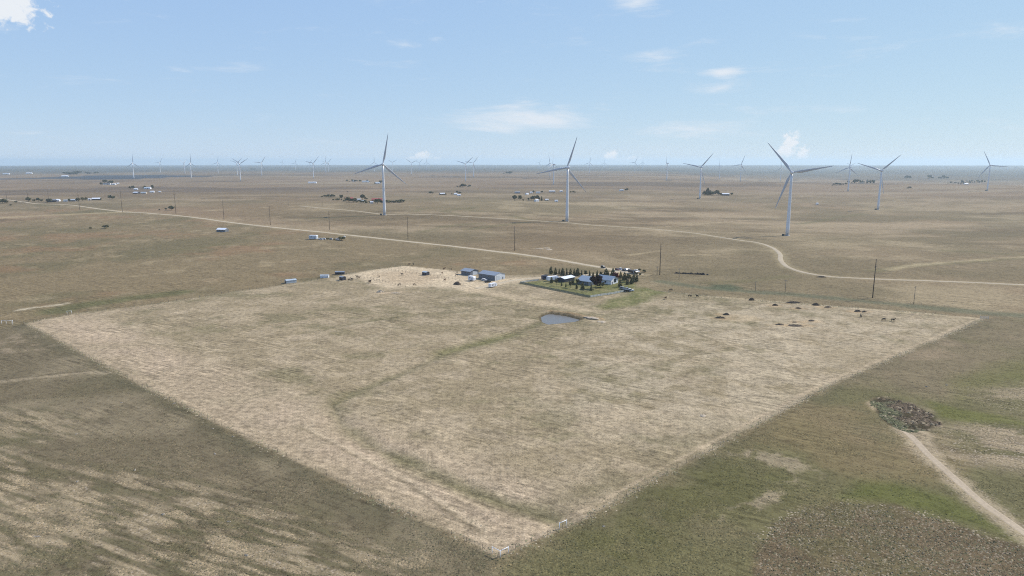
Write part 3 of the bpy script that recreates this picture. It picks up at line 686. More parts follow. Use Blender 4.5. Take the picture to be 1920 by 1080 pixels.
FLAB = {251: 'distant wind turbine rising from the near edge of the blue cultivated field', 359: 'distant wind turbine at the tip of the blue cultivated field', 451: 'distant wind turbine with blades in a V, before another turbine',
        491: 'distant wind turbine alone between the V-bladed pair and the long white building', 588: 'distant wind turbine directly behind the long white building', 772: 'distant wind turbine in front of a small cumulus cloud',
        873: 'distant wind turbine above the hedge and the two white cabins', 888: 'paler distant wind turbine right beside the one above the hedge', 1038: 'distant wind turbine above the long white-roofed house, behind the mid plain turbine',
        1031: 'paler distant wind turbine just left of the one above the white-roofed house', 1250: 'edge-on distant wind turbine with one white blade pointing down', 1388: 'distant wind turbine right of the clump with the long shed',
        1349: 'pale edge-on wind turbine behind the clump with the long shed', 1464: 'distant wind turbine half hidden by the big turbine inside the road bend', 1595: 'distant wind turbine hidden behind the one at the green grove'}
for (px_, hy, by, t) in FAR_T:
    d = HUB * FPX / (by - hy); r = ray(px_, by); k = d / (r[1] * math.cos(PITCH) - r[2] * math.sin(PITCH)); qx, qy = r[0] * k, r[1] * k
    yw = {1250: 75, 1038: 65, 347: 80, 1349: 85}.get(px_, random.uniform(-15, 15))
    turbine((qx, qy, gzs(qx, qy)), t, yw, FLAB.get(px_) or 'small distant white wind turbine standing far out near the horizon', 'distant wind turbines near the horizon', False)

# ------------------------------------------------------------------ utility poles
def pole_mesh(h, r, arm):
    a = MB(); a.tube((0, 0, -.5), (0, 0, h), r, r * .62, 8); po = a.mesh('pole', None, True)
    b = MB()
    if arm: b.box((0, 0, h - arm), (3.4, .18, .22)); 
    return po, (b.mesh('crossarm') if arm else None)
ins = MB(); ins.tube((0, 0, 0), (0, 0, .35), .09, .06, 6); INS = ins.mesh('insulator', MAT['concrete'])
POLES = [(1636, 559, 494, 1), (1237, 515.5, 458, 1), (965, 470, 424, 1), (765, 448, 407, 1), (618, 431, 397, 1), (507, 422, 389, 1), (420, 412, 379, 1), (330, 400.5, 361.5, 1), (229.5, 398, 361, 1), (149.5, 393, 365, 1),
         (92, 382, 363, 1), (53, 379, 361, 1), (13, 375, 361, 1)]
SMALL = [(1713, 571, 541), (1472, 549, 526), (1273, 524, 503), (1232, 516, 502), (541, 386, 376), (605, 386, 377), (862, 378, 369), (1416, 545, 531)]
marks = ['beside the weedy strip behind the fence corner', 'just right of the farmstead junction', 'beside the gravel road left of the farmstead', 'beside the gravel road below the red-roofed compound',
         'behind the row of parked trailers', 'along the gravel road past the trailers', 'along the gravel road behind the lone blue house', 'beside the road near a few dark bushes', 'standing at the bend of the gravel road',
         'in front of the junk-strewn farmyard']
for i, (px_, by, ty, k) in enumerate(POLES):
    p = place(px_, by); d = math.hypot(p.x, p.y); h = (by - ty) * d / FPX / 1.0 * math.cos(PITCH) * 1.03
    po, arm = pole_mesh(h, .34 if i < 2 or i in (7, 8) else .30, h * .2)
    lab = ('tall brown wooden utility pole ' + marks[i]) if i < 10 else 'thin far wooden utility pole along the road at the far farmyard'
    t = thing('utility_pole', p, R(35), lab, 'utility pole', 'tall utility poles along the road')
    link('pole', po, MAT['wood'], t); a = link('crossarm', arm, MAT['wood'], t)
    for sx_ in (-1.5, 1.5):
        q = link('insulator', INS, None, a); q.location = (sx_, 0, h - h * .2 + .1)
for i, (px_, by, ty) in enumerate(SMALL):
    p = place(px_, by); d = math.hypot(p.x, p.y); h = max(7, (by - ty) * d / FPX)
    po, arm = pole_mesh(h, .17, .5)
    lab = ['short grey utility pole near the white corner gate', 'short grey utility pole behind the earth mounds', 'short grey utility pole beside the long dark heap', 'short grey pole beside the farm junction',
           'thin pole standing at the start of the access road', 'thin pole in front of the red-roofed compound', 'thin pole in front of the two small white farm buildings', 'short grey pole at the dark green hollow'][i]
    t = thing('utility_pole', p, R(35), lab, 'utility pole', 'short utility poles'); link('pole', po, MAT['wood_pale'], t); link('crossarm', arm, MAT['wood_pale'], t)

# ------------------------------------------------------------------ buildings
UANG = math.atan2(UAX.y, UAX.x)            # buildings follow the field's edges
def gable(parent, L, W, h, rise, wall, roof, over=.4, off=(0, 0), hip=0.0, axis=0.0):
    """ridge along local x; walls and roof as parts"""
    ca, sa = math.cos(axis), math.sin(axis)
    def T(vs): return [(off[0] + a * ca - b * sa, off[1] + a * sa + b * ca, c) for a, b, c in vs]
    l, w = L / 2, W / 2
    if hip <= 0:
        m = MB(); pr = [(-w, -.4), (w, -.4), (w, h), (0, h + rise), (-w, h)]
        m.add(T([(-l, a, b) for a, b in pr] + [(l, a, b) for a, b in pr]), [(i, (i + 1) % 5, 5 + (i + 1) % 5, 5 + i) for i in range(5)] + [(4, 3, 2, 1, 0), (5, 6, 7, 8, 9)])
    else:
        m = MB(); m.add(T([(-l, -w, -.4), (l, -w, -.4), (l, w, -.4), (-l, w, -.4), (-l, -w, h), (l, -w, h), (l, w, h), (-l, w, h)]),
                        [(0, 3, 2, 1), (4, 5, 6, 7), (0, 1, 5, 4), (1, 2, 6, 5), (2, 3, 7, 6), (3, 0, 4, 7)])
    wo = m.build('wall', wall, parent)
    m = MB(); lo, wo_2 = l + over, w + over; sl = rise / w; e = h - over * sl + .06; tp = h + rise + .08; t = .16
    if hip <= 0:
        vs = []
        for xx in (-lo, lo): vs += [(xx, -wo_2, e), (xx, 0, tp), (xx, wo_2, e), (xx, wo_2, e - t), (xx, 0, tp - t), (xx, -wo_2, e - t)]
        m.add(T(vs), [(i, (i + 1) % 6, 6 + (i + 1) % 6, 6 + i) for i in range(6)] + [(0, 5, 4, 1), (1, 4, 3, 2), (6, 7, 10, 11), (7, 8, 9, 10)])
    else:
        hl = lo - hip
        m.add(T([(-lo, -wo_2, e), (lo, -wo_2, e), (lo, wo_2, e), (-lo, wo_2, e), (-hl, 0, tp), (hl, 0, tp), (-lo, -wo_2, e - t), (lo, -wo_2, e - t), (lo, wo_2, e - t), (-lo, wo_2, e - t)]),
              [(0, 1, 5, 4), (1, 2, 5), (2, 3, 4, 5), (3, 0, 4), (6, 7, 1, 0), (7, 8, 2, 1), (8, 9, 3, 2), (9, 6, 0, 3), (9, 8, 7, 6)])
    m.build('roof', roof, parent)
    return T
def opening(parent, name, T, side, pos, zc, w, h, L, W, mat, frame=None):
    """a door or window on a wall: side 0 = -y long wall, 1 = +x end, 2 = +y wall, 3 = -x end"""
    d = .08; l, ww = L / 2, W / 2
    def quad(w_, h_, dep):
        c = {0: ((pos - w_ / 2, -ww - dep), (pos + w_ / 2, -ww - dep), (pos + w_ / 2, -ww + .05), (pos - w_ / 2, -ww + .05)),
             1: ((l + dep, pos - w_ / 2), (l + dep, pos + w_ / 2), (l - .05, pos + w_ / 2), (l - .05, pos - w_ / 2)),
             2: ((pos + w_ / 2, ww + dep), (pos - w_ / 2, ww + dep), (pos - w_ / 2, ww - .05), (pos + w_ / 2, ww - .05)),
             3: ((-l - dep, pos + w_ / 2), (-l - dep, pos - w_ / 2), (-l + .05, pos - w_ / 2), (-l + .05, pos + w_ / 2))}[side]
        m = MB(); m.add(T([(a, b, zc - h_ / 2) for a, b in c] + [(a, b, zc + h_ / 2) for a, b in c]), [(0, 3, 2, 1), (4, 5, 6, 7), (0, 1, 5, 4), (1, 2, 6, 5), (2, 3, 7, 6), (3, 0, 4, 7)]); return m
    o = quad(w, h, d).build(name, mat, parent)
    if frame is not None: quad(w + .3, h + .3, d - .04).build('frame', frame, o)
    return o
def P3(px_, py_, dz_=0.0):
    p = place(px_, py_); p.z += dz_; return p
# --- large barn
b = thing('metal_barn', P3(922, 522.5), UANG, 'large slate-blue metal barn with a gable end toned sunlit-pale beside the drive', 'barn')
b.scale = (.9,) * 3; T = gable(b, 19, 13, 4.6, 1.9, MAT['bluewall'], MAT['bluemetal'])
m = MB(); m.add(T([(9.56, -6.5, -.3), (9.56, 6.5, -.3), (9.56, 6.5, 4.6), (9.56, 0, 6.45), (9.56, -6.5, 4.6)]), [(0, 1, 2, 3, 4)]); m.add(T([(9.51, -6.5, -.3), (9.51, 6.5, -.3), (9.51, 6.5, 4.6), (9.51, 0, 6.45), (9.51, -6.5, 4.6)]), [(4, 3, 2, 1, 0)])
m.build('sunlit_gable_panel', MAT['palewall'], b)  # sunlit tone of this end put into a pale panel over the darker wall
opening(b, 'door', T, 1, -2.5, 2.0, 4.2, 4.0, 19.15, 13, MAT['galv'], MAT['whitewall']); opening(b, 'door', T, 1, 3.6, 1.1, 1.1, 2.2, 19.15, 13, MAT['bluewall'])
for q in (-6, -2, 2, 6): opening(b, 'window', T, 0, q, 3.1, 1.3, .8, 19, 13, MAT['glass'], MAT['bluemetal'])
# --- smaller barn; a pale door panel paints its open sunlit end
b = thing('metal_barn', P3(881, 514), UANG, 'smaller blue-grey metal barn beside the corral', 'barn')
b.scale = (.9,) * 3; T = gable(b, 11, 11, 3.8, 1.5, MAT['bluewall'], MAT['bluemetal'], .7)
opening(b, 'door', T, 1, 1, 1.7, 6.0, 3.3, 11, 11, MAT['palewall'], MAT['galv']); opening(b, 'window', T, 0, 0, 2.4, 1.4, .9, 11, 11, MAT['glass'], MAT['bluemetal'])
# --- house, two wings
b = thing('farm_house', P3(1112, 534), UANG, 'pale farmhouse with blue-grey roofs and a white gable wing', 'house')
T = gable(b, 12, 14, 3.0, 2.6, MAT['bluewall'], MAT['greyroof'], .6, (-5.5, 3), .0, 0)
for q in (-3.5, 0, 3.5): opening(b, 'window', T, 0, q, 1.7, 1.4, 1.3, 12, 14, MAT['glass'], MAT['whitewall'])
opening(b, 'door', T, 0, 5.0, 1.1, 1.0, 2.1, 12, 14, MAT['door'], MAT['whitewall'])
T = gable(b, 13, 9.5, 3.4, 2.4, MAT['whitewall'], MAT['greyroof'], .5, (3.6, 13.4), .0, 0)
opening(b, 'window', T, 1, 0.6, 2.6, 3.4, 2.6, 13, 9.5, MAT['glass'], MAT['bluemetal']); opening(b, 'door', T, 1, -3.2, 1.1, 1.1, 2.2, 13, 9.5, MAT['navy'])
for q in (-3, 1.5): opening(b, 'window', T, 0, q, 1.8, 1.5, 1.2, 13, 9.5, MAT['glass'], MAT['whitewall'])
# --- open-fronted shed with white roof edge; navy walls paint its shaded inside
b = thing('open_shed', P3(1061, 526.5), UANG + math.pi / 2, 'long white-roofed open shed, shaded inside painted navy, beside the camper', 'shed')
T = gable(b, 13, 7, 2.9, .9, MAT['navy'], MAT['whiteroof'], .5)
for q in (-4.2, 0, 4.2): opening(b, 'door', T, 2, q, 1.3, 3.2, 2.4, 13, 7, MAT['glass'], MAT['carblue'])  # dark panels stand for the shade inside the open bays
opening(b, 'window', T, 0, 0, 1.6, 1.2, 1.0, 13, 7, MAT['glass'])
# --- small sheds along the far edge of the corral
def shed(px_, py_, L, W, h, rise, wall, roof, rz, label, name='shed', openside=None, group=None):
    b = thing(name, P3(px_, py_), rz, label, 'shed', group); b.scale = (.85,) * 3; T = gable(b, L, W, h, rise, wall, roof, .25)
    if openside is not None: opening(b, 'door', T, openside, 0, h * .42, (L if openside in (0, 2) else W) * .6, h * .8, L, W, MAT['glass'])
    return b
shed(798.5, 516, 5.5, 4.5, 3.0, .6, MAT['navy'], MAT['galv'], UANG, 'small dark shed alone in the bare corral', openside=0)
shed(545, 530, 9, 5, 2.6, .7, MAT['galv'], MAT['galv'], UANG + 1.35, 'grey metal shed farthest out along the field fence', openside=3)
shed(609, 520.5, 7.5, 3.5, 2.3, .5, MAT['whitewall'], MAT['galv'], UANG + .75, 'low white shed with a grey roof by the field fence', openside=3)
shed(637.5, 514.5, 8.5, 3.5, 2.4, .6, MAT['navy'], MAT['bluemetal'], UANG + .75, 'low navy shed behind the corral corner', openside=0)
shed(642.5, 525, 4.5, 4.0, 3.0, .6, MAT['navy'], MAT['bluemetal'], UANG, 'square dark shed at the corral corner', openside=0)
# --- lone house left of the road and the row beyond
b = thing('cabin', P3(417.5, 434.5), UANG + .5, 'small lone blue cabin with a white roof on open grass', 'house')
T = gable(b, 12, 8, 3.2, 1.6, MAT['bluewall'], MAT['whiteroof'], .4)
opening(b, 'door', T, 1, 0, 1.2, 1.2, 2.3, 12, 8, MAT['navy'], MAT['whitewall']); opening(b, 'window', T, 0, -2, 1.9, 2.2, 1.4, 12, 8, MAT['glass'], MAT['whitewall'])
opening(b, 'window', T, 0, 3, 1.9, 1.4, 1.4, 12, 8, MAT['glass'], MAT['whitewall'])

# far farm buildings: x, base y, length m, width m, wall, roof, turn, label
FARB = [
 (655, 374.5, 17, 11, 'tanwall', 'redroof', .3, 'red-roofed house in the hedged compound'), (707, 377.5, 22, 12, 'redwall', 'redroof', .1, 'long red-roofed barn next to the turbine tower'),
 (672, 376.5, 10, 7, 'tanwall', 'galv', .5, 'beige outbuilding between the two red roofs'), (697, 381.5, 6, 4, 'whitewall', 'whiteroof', .2, 'little white shed in front of the red barn'),
 (680, 379, 7, 5, 'whitewall', 'galv', .8, 'white shed among the compound trees'),
 (181, 375, 17, 10, 'navy', 'whiteroof', .2, 'white-roofed house with a dark front at the junk-strewn farmyard'), (97, 378.5, 17, 11, 'navy', 'darkroof', .4, 'dark-roofed building at the farmyard edge'),
 (106, 377.5, 14, 8, 'whitewall', 'whiteroof', .2, 'pale long shed beside the dark-roofed building'), (123, 378, 8, 5, 'palewall', 'galv', .6, 'pale little shed in the farmyard middle'), (136, 377.5, 12, 7, 'bluewall', 'galv', .3, 'grey-blue farmyard shed beside the pale little one'),
 (168, 375.5, 6, 4, 'whitewall', 'whiteroof', .3, 'tiny white hut next to the white-roofed house'),
 (201, 346, 26, 15, 'whitewall', 'darkroof', .2, 'large dark-roofed farmhouse below the blue cultivated field'), (213, 346.5, 17, 9, 'whitewall', 'whiteroof', .1, 'long white shed beside the large dark-roofed farmhouse'), (221, 345, 8, 8, 'whitewall', 'whiteroof', .9, 'small white tank house at the end of the long white shed'),
 (256, 363, 18, 10, 'navy', 'whiteroof', -.4, 'white-roofed house with a navy side on the far slope'), (255, 356, 11, 8, 'whitewall', 'whiteroof', .3, 'square white house behind the navy-sided one'), (277, 354.5, 20, 11, 'whitewall', 'galv', .1, 'long grey-roofed house between two dark hedges'),
 (285.5, 361, 11, 7, 'whitewall', 'whiteroof', .2, 'white shed left on open grass past the navy-sided house'), (300, 361, 6, 5, 'tanwall', 'whiteroof', .2, 'tiny tan shed at the pale bend of the far drive'), (270, 363, 14, 8, 'tanwall', 'galv', .1, 'tan barn next to the navy-sided house'),
 (55, 325.5, 40, 18, 'whitewall', 'whiteroof', .2, 'bright far white barn above the blue cultivated field'), (122, 331.5, 34, 16, 'whitewall', 'whiteroof', .4, 'white barn at the corner of the blue cultivated field'), (12, 327, 40, 18, 'whitewall', 'galv', .2, 'pale far barn left of the bright one'),
 (586, 343.5, 34, 10, 'whitewall', 'whiteroof', .05, 'long white building in front of a far turbine'), (686, 341.8, 30, 12, 'whitewall', 'galv', .05, 'long pale building in the far tree-lined yard'), (664, 340.5, 16, 9, 'whitewall', 'galv', .1, 'pale house in the far tree-lined yard'), (708, 344.5, 20, 12, 'whitewall', 'galv', .5, 'white shed close to the turbine tower far behind'),
 (829, 365, 14, 8, 'navy', 'whiteroof', .5, 'white-roofed cabin with a dark wall, left of its twin'), (854, 365, 8, 6, 'whitewall', 'whiteroof', .5, 'small white hut left of a dark clump'), (860.5, 367.5, 9, 6, 'whitewall', 'whiteroof', .1, 'white trailer house below the dark clump'),
 (970, 362.5, 15, 9, 'bluewall', 'bluemetal', .1, 'far blue shed left of the white pile of sheds'), (988, 365, 10, 6, 'whitewall', 'whiteroof', .9, 'crooked white shed in the far yard'), (996, 362.5, 7, 6, 'whitewall', 'whiteroof', .2, 'far square white hut in the yard row'), (1009, 362.5, 11, 7, 'palewall', 'galv', .2, 'far grey shed in the yard row'),
 (1035, 360.5, 18, 8, 'navy', 'whiteroof', .05, 'long white-roofed house with a dark front beside the turbine tower'), (1052, 360, 8, 5, 'whitewall', 'whiteroof', .2, 'little white shed right behind the turbine tower'), (1006, 377.8, 9, 7, 'whitewall', 'whiteroof', .8, 'white house among tall dark trees'), (1025, 376.5, 8, 5, 'tanwall', 'whiteroof', .4, 'pale shed right of the tall dark trees'),
 (1043, 378.2, 7, 4, 'whitewall', 'whiteroof', .1, 'white trailer on bare ground left of the turbine foot'), (1360, 366.5, 20, 9, 'navy', 'whiteroof', .1, 'long white-roofed shed with a dark front beside dark trees'), (1165, 358, 12, 7, 'whitewall', 'galv', .3, 'far pale hut with one dark tree'),
 (1811, 345.5, 18, 10, 'whitewall', 'whiteroof', .2, 'bright white house in front of the long dark tree row'), (1532, 383.5, 5, 3.5, 'whitewall', 'whiteroof', .2, 'tiny white hut alone on the open plain'), (1616, 344, 14, 9, 'tanwall', 'darkroof', .2, 'low house half hidden in the dark green grove')]
for (px_, py_, L, W, w, rf, rz, lab) in FARB:
    b = thing('farm_building', P3(px_, py_), rz, lab, 'building'); h = 3.2 if L < 20 else 4.2
    T = gable(b, L, W, h, W * .2, MAT[w], MAT[rf], .4)
    opening(b, 'door', T, 0, L * .1, 1.3, max(1.2, L * .12), 2.5, L, W, MAT['glass'])
    if L > 9: opening(b, 'window', T, 0, -L * .25, 1.9, L * .14, 1.3, L, W, MAT['glass'])

# ------------------------------------------------------------------ vehicles
def wheel_mesh(r=.36, w=.26):
    m = MB(); m.tube((0, -w / 2, 0), (0, w / 2, 0), r, r, 14); a = m.mesh('tyre', MAT['tyre'])
    m = MB(); m.tube((0, -w / 2 - .015, 0), (0, w / 2 + .015, 0), r * .6, r * .6, 10); b_ = m.mesh('rim', MAT['cargrey']); return a, b_
WH = wheel_mesh()
def wheels(t, xs, w, r=.36):
    for xx in xs:
        for s in (-1, 1):
            o = link('wheel', WH[0], None, t); o.location = (xx, s * w, r); o.scale = (r / .36, 1, r / .36); link('rim', WH[1], None, o)
def car(p, rz, paint_, label, kind='suv', group='cars parked at the farm'):
    t = thing('car' if kind != 'pickup' else 'pickup_truck', p, rz, label, 'car' if kind != 'pickup' else 'pickup', group)
    L = 2.35 if kind == 'suv' else 2.75
    m = MB()
    body = [(-L, .45), (-L, .95), (-L + .1, 1.05), (L - 1.15, 1.05), (L - .1, .92), (L, .75), (L, .4), (L - .5, .32), (-L + .4, .32)]
    m.prism(body, -.92, .92); m.build('body', MAT[paint_], t)
    m = MB()
    if kind == 'suv': prof = [(-L + .1, 1.04), (-L + .3, 1.68), (.45, 1.72), (1.15, 1.04)]
    else: prof = [(-.75, 1.04), (-.6, 1.78), (.65, 1.8), (1.3, 1.04)]
    m.prism(prof, -.8, .8); m.build('cabin_glass', MAT['glass'], t)
    m = MB(); m.prism([(prof[1][0] - .02, prof[1][1] - .03), (prof[1][0] + .05, prof[1][1] + .06), (prof[2][0] - .05, prof[2][1] + .06), (prof[2][0] + .05, prof[2][1] - .03)], -.81, .81); m.build('cabin_roof', MAT[paint_], t)
    if kind == 'pickup':
        m = MB(); m.box((-1.75, -.86, 1.25), (1.9, .1, .42)); m.box((-1.75, .86, 1.25), (1.9, .1, .42)); m.box((-L + .05, 0, 1.25), (.1, 1.8, .42)); m.build('bed_rail', MAT[paint_], t)
    wheels(t, (-L + .85, L - .9), .84)
    for s in (-1, 1):
        m = MB(); m.box((L - .02, s * .66, .76), (.06, .34, .16)); m.build('headlight', MAT['whitewall'], t)
    return t
def trailer(p, rz, L, W, h, wall, label, name='camper_trailer', cat='trailer', group=None, roof='whitewall'):
    t = thing(name, p, rz, label, cat, group); l = L / 2
    m = MB(); m.prism([(-l, .65), (-l, h - .15), (-l + .25, h), (l - .7, h), (l, h - .8), (l - .15, .65)], -W / 2, W / 2); m.build('body', MAT[wall], t)
    m = MB(); m.prism([(-l + .25, h - .02), (-l + .3, h + .07), (l - .75, h + .07), (l - .7, h - .02)], -W / 2 - .03, W / 2 + .03); m.build('roof', MAT[roof], t)
    for s in (-1, 1):
        m = MB(); m.box((-l * .35, s * (W / 2 + .02), h * .65), (1.4, .05, .7)); m.build('window', MAT['glass'], t)
    m = MB(); m.box((l * .4, -W / 2 - .02, 1.6), (.75, .05, 1.8)); m.build('door', MAT['door'], t)
    m = MB(); m.box((l + .8, 0, .6), (1.8, .12, .12)); m.build('hitch', MAT['tyre'], t)
    wheels(t, (-.45, .45), W / 2 - .1); return t
road_dir = math.atan2(*(MAIN_ROAD[-2] - MAIN_ROAD[-4])[::-1])
car(P3(1131, 502.5, .2), road_dir, 'carblack', 'black car driving on the gravel road above the farmstead', group='cars on and beside the road')
for (px_, py_, pt, kd, lab) in ((1157.5, 507.5, 'carred', 'suv', 'maroon car parked at the junction, beside the white car'), (1164.5, 507, 'carwhite', 'suv', 'white car parked beside the maroon car'), (1171, 509, 'carblack', 'suv', 'black car parked between white and silver vehicles'),
                                (1174.5, 508, 'cargrey', 'suv', 'silver car parked in front of the white pickup'), (1178, 508.5, 'carwhite', 'pickup', 'white pickup at the end of the parked cars'), (1194, 510, 'carwhite', 'pickup', 'white pickup behind the long dark trailer')):
    car(P3(px_, py_, .05), road_dir + random.uniform(-.2, .2), pt, lab, kd, 'cars on and beside the road')
trailer(P3(1187, 513.5, .05), road_dir, 9, 2.5, 2.7, 'carblack', 'long dark enclosed trailer beside the road junction', 'cargo_trailer', roof='darkroof')
trailer(P3(1036, 526.5, .05), UANG + math.pi / 2 - .3, 9.5, 2.7, 3.4, 'whitewall', 'big white camper trailer parked beside the open shed')
trailer(P3(1021.5, 524.5, .05), UANG + math.pi / 2 - .3, 5, 2.6, 3.2, 'carblue', 'dark blue box trailer beside the big white camper', 'cargo_trailer', roof='navy')
trailer(P3(885, 526.5, .05), UANG, 6, 2.6, 3.6, 'whitewall', 'white box trailer parked in front of the smaller barn', 'cargo_trailer')
car(P3(908, 526.5, .05), UANG, 'carwhite', 'white car along the dark side of the large barn')
car(P3(914.5, 529.5, .05), UANG + 1.2, 'carblack', 'black car at the front corner of the large barn')
trailer(P3(924, 538.5, .05), UANG + 1.5, 6.5, 2.4, 3.0, 'whitewall', 'white horse trailer parked on the grass below the drive', 'horse_trailer')
for (px_, py_, pt, kd, lab, dr_) in ((1168, 542.5, 'cargrey', 'suv', 'silver car parked by the pale fence end', .2), (1175, 544, 'cargrey', 'pickup', 'silver pickup parked by the pale fence end', .5), (1181, 546, 'carwhite', 'pickup', 'white pickup at the yard corner beside the green grass', .8), (1176.5, 547.5, 'carblack', 'suv', 'black car at the yard corner by the fence', .6)):
    car(P3(px_, py_, .05), UANG + dr_, pt, lab, kd, 'vehicles in the house yard')
# row of trailers by the gravel road
trailer(P3(588, 448.5), UANG + .55, 9.5, 4.5, 4.6, 'palewall', 'big pale blue box trailer at the end of a row of junk', 'cargo_trailer', roof='whiteroof')
for (px_, py_, pt, kd, lab) in ((601.5, 449.5, 'carwhite', 'pickup', 'white pickup beside the big pale blue trailer'), (608, 449, 'carwhite', 'suv', 'white car second in the junk row'), (621, 449, 'cargrey', 'suv', 'silver car in the middle of the junk row'), (634, 449.5, 'carwhite', 'pickup', 'white pickup beside a dark bush in the junk row')):
    car(P3(px_, py_, .02), UANG + random.uniform(-.3, 1.0), pt, lab, kd, 'vehicles in the junk row')
t = thing('water_tank', P3(646, 447), 0, 'upright white tank at the end of the junk row', 'tank'); m = MB(); m.tube((0, 0, 0), (0, 0, 2.6), 1.1, 1.1, 16); m.tube((0, 0, 2.6), (0, 0, 3.0), 1.1, .3, 16, False); m.build('tank_body', MAT['whitewall'], t, True); m = MB(); m.tube((0, 0, 3.0), (0, 0, 3.2), .32, .32, 10); m.build('lid', MAT['cargrey'], t)

# ------------------------------------------------------------------ trees and shrubs
def clump_mesh(name, n, shape, size, cols, seed, flat=1.0):
    rng = np.random.default_rng(seed); vs = []; cs = []
    for i in range(n):
        p, s = shape(rng); q = size * rng.uniform(.6, 1.35) * s
        nrm = rng.normal(size=3); nrm /= np.linalg.norm(nrm); u = np.cross(nrm, (0.3, .5, .8)); u /= np.linalg.norm(u) + 1e-9; w = np.cross(nrm, u)
        c = cols[rng.integers(len(cols))] * rng.uniform(.7, 1.3)
        for a, b_ in ((-1, -.7), (.9, -1), (1, .8), (-.8, 1)):
            vs.append(p + (u * a + w * b_) * q * .5); cs.append(c)
    vs = np.array(vs); me = np_mesh(name, vs, np.arange(n * 4).reshape(-1, 4)); add_color(me, np.array(cs)); return me
def conifer(rad):
    def f(rng):
        t = rng.random()**1.3; k = rad * (1 - t)**.65 * (.35 + .65 * math.sqrt(rng.random())) + .015; a = rng.uniform(0, 2 * math.pi); k *= 1 + .25 * math.sin(3 * a + 9 * t)
        return np.array((k * math.cos(a), k * math.sin(a), .08 + .92 * t)), 1 - .5 * t
    return f
def round_crown(rad):
    lobes = [np.array((math.cos(i * 2.4) * rad * .5, math.sin(i * 2.4) * rad * .5, .55 + .1 * ((i * 7) % 4))) for i in range(7)]
    def f(rng):
        l = lobes[rng.integers(7)]; v = rng.normal(size=3); v /= np.linalg.norm(v); return l + v * rad * .5 * rng.random()**.4 * np.array((1, 1, .8)), 1.0
    return f
DG = [np.array(c) for c in ((.120, .118, .058), (.145, .138, .066), (.170, .150, .076), (.088, .092, .050))]
OG = [np.array(c) for c in ((.15, .135, .062), (.12, .115, .055), (.18, .15, .078))]
RD = [np.array(c) for c in ((.14, .045, .032), (.10, .035, .03), (.17, .065, .04))]
DR = [np.array(c) for c in ((.045, .022, .022), (.06, .025, .024), (.035, .02, .018))]
MX = [DG[1], DG[2], OG[0], OG[2], np.array((.12, .095, .05))]
CROWN = dict(mixed=clump_mesh('crown', 380, round_crown(.30), .12, MX, 9), juniper=clump_mesh('crown', 420, conifer(.26), .11, DG, 1), slim=clump_mesh('crown', 320, conifer(.15), .09, DG + OG[:1], 2), olive=clump_mesh('crown', 360, conifer(.24), .11, OG, 3),
             round=clump_mesh('crown', 520, round_crown(.42), .13, DG, 4), red=clump_mesh('crown', 520, round_crown(.42), .12, RD, 5), darkred=clump_mesh('crown', 520, round_crown(.46), .12, DR, 6),
             bush=clump_mesh('crown', 260, round_crown(.62), .2, OG + DG, 7), broad=clump_mesh('crown', 520, conifer(.40), .12, DG[:2] + DG[3:], 8))
tm = MB(); tm.tube((0, 0, -.06), (0, 0, .5), .035, .018, 7); tm.tube((0, 0, .35), (.12, .05, .6), .016, .006, 5); tm.tube((0, 0, .4), (-.1, .08, .62), .015, .006, 5); tm.tube((0, 0, .3), (.02, -.13, .5), .015, .006, 5); TRUNK = tm.mesh('trunk', MAT['bark'])
def tree(px_, py_, h, kind, label, group, name='tree', wide=1.0, cat='tree'):
    p = P3(px_, py_); t = thing(name, p, random.uniform(0, 6.28), label, cat, group); s = h * random.uniform(.88, 1.12); w_ = s * wide * random.uniform(.8, 1.15); t.scale = (w_, w_ * random.uniform(.85, 1.15), s)
    link('trunk', TRUNK, None, t); link('crown', CROWN[kind], MAT['leafc'], t); return t
# back row of junipers behind the yard
BACK = [(1033, 513.5, 6.6, 'juniper'), (1041.5, 514.5, 5.4, 'olive'), (1048.5, 514.5, 5, 'slim'), (1055, 516, 6.8, 'juniper'), (1062.5, 516.5, 5.6, 'slim'), (1069.5, 516.5, 5.6, 'olive'), (1076.5, 517, 5.8, 'slim'), (1083, 517, 6.0, 'juniper'),
        (1090.5, 518, 5.4, 'slim'), (1098, 519, 5.6, 'mixed'), (1105.5, 519.5, 6.0, 'slim'), (1112, 520, 4.8, 'olive'), (1119.5, 520.5, 5.4, 'slim'), (1127, 520, 4.6, 'mixed')]
for q in BACK: tree(*q, 'small evergreen in the row behind the farm yard', 'windbreak row behind the farm yard', 'juniper_tree', 1.05, 'tree')
tree(1136.5, 522, 8.2, 'broad', 'big broad dark evergreen behind the farmhouse', None, 'evergreen_tree', 1.05); tree(1149, 523, 8.0, 'juniper', 'tall dark evergreen touching the red tree', None, 'evergreen_tree', 1.1)
tree(1154, 527.5, 6.5, 'red', 'rust-red autumn tree at the farmhouse gable', None, 'autumn_tree', 1.1); tree(1117.5, 541, 9.2, 'darkred', 'large dark maroon tree in front of the farmhouse', None, 'maroon_tree', 1.0)
FRONT = [(1034, 530.5, 4.0, 'juniper'), (1043, 535.5, 5.2, 'mixed'), (1053, 536.5, 4.6, 'slim'), (1061, 538.5, 4.2, 'slim'), (1069.5, 540, 5.4, 'mixed'), (1074, 534, 5.2, 'juniper'), (1081, 542, 5.6, 'slim'), (1092, 543, 5.8, 'olive'), (1108.5, 545, 5.4, 'slim'), (1083, 533.5, 4.6, 'mixed')]
for q in FRONT: tree(*q, 'small evergreen on the lawn in front of the yard buildings', 'evergreens on the front lawn', 'juniper_tree', 1.0)
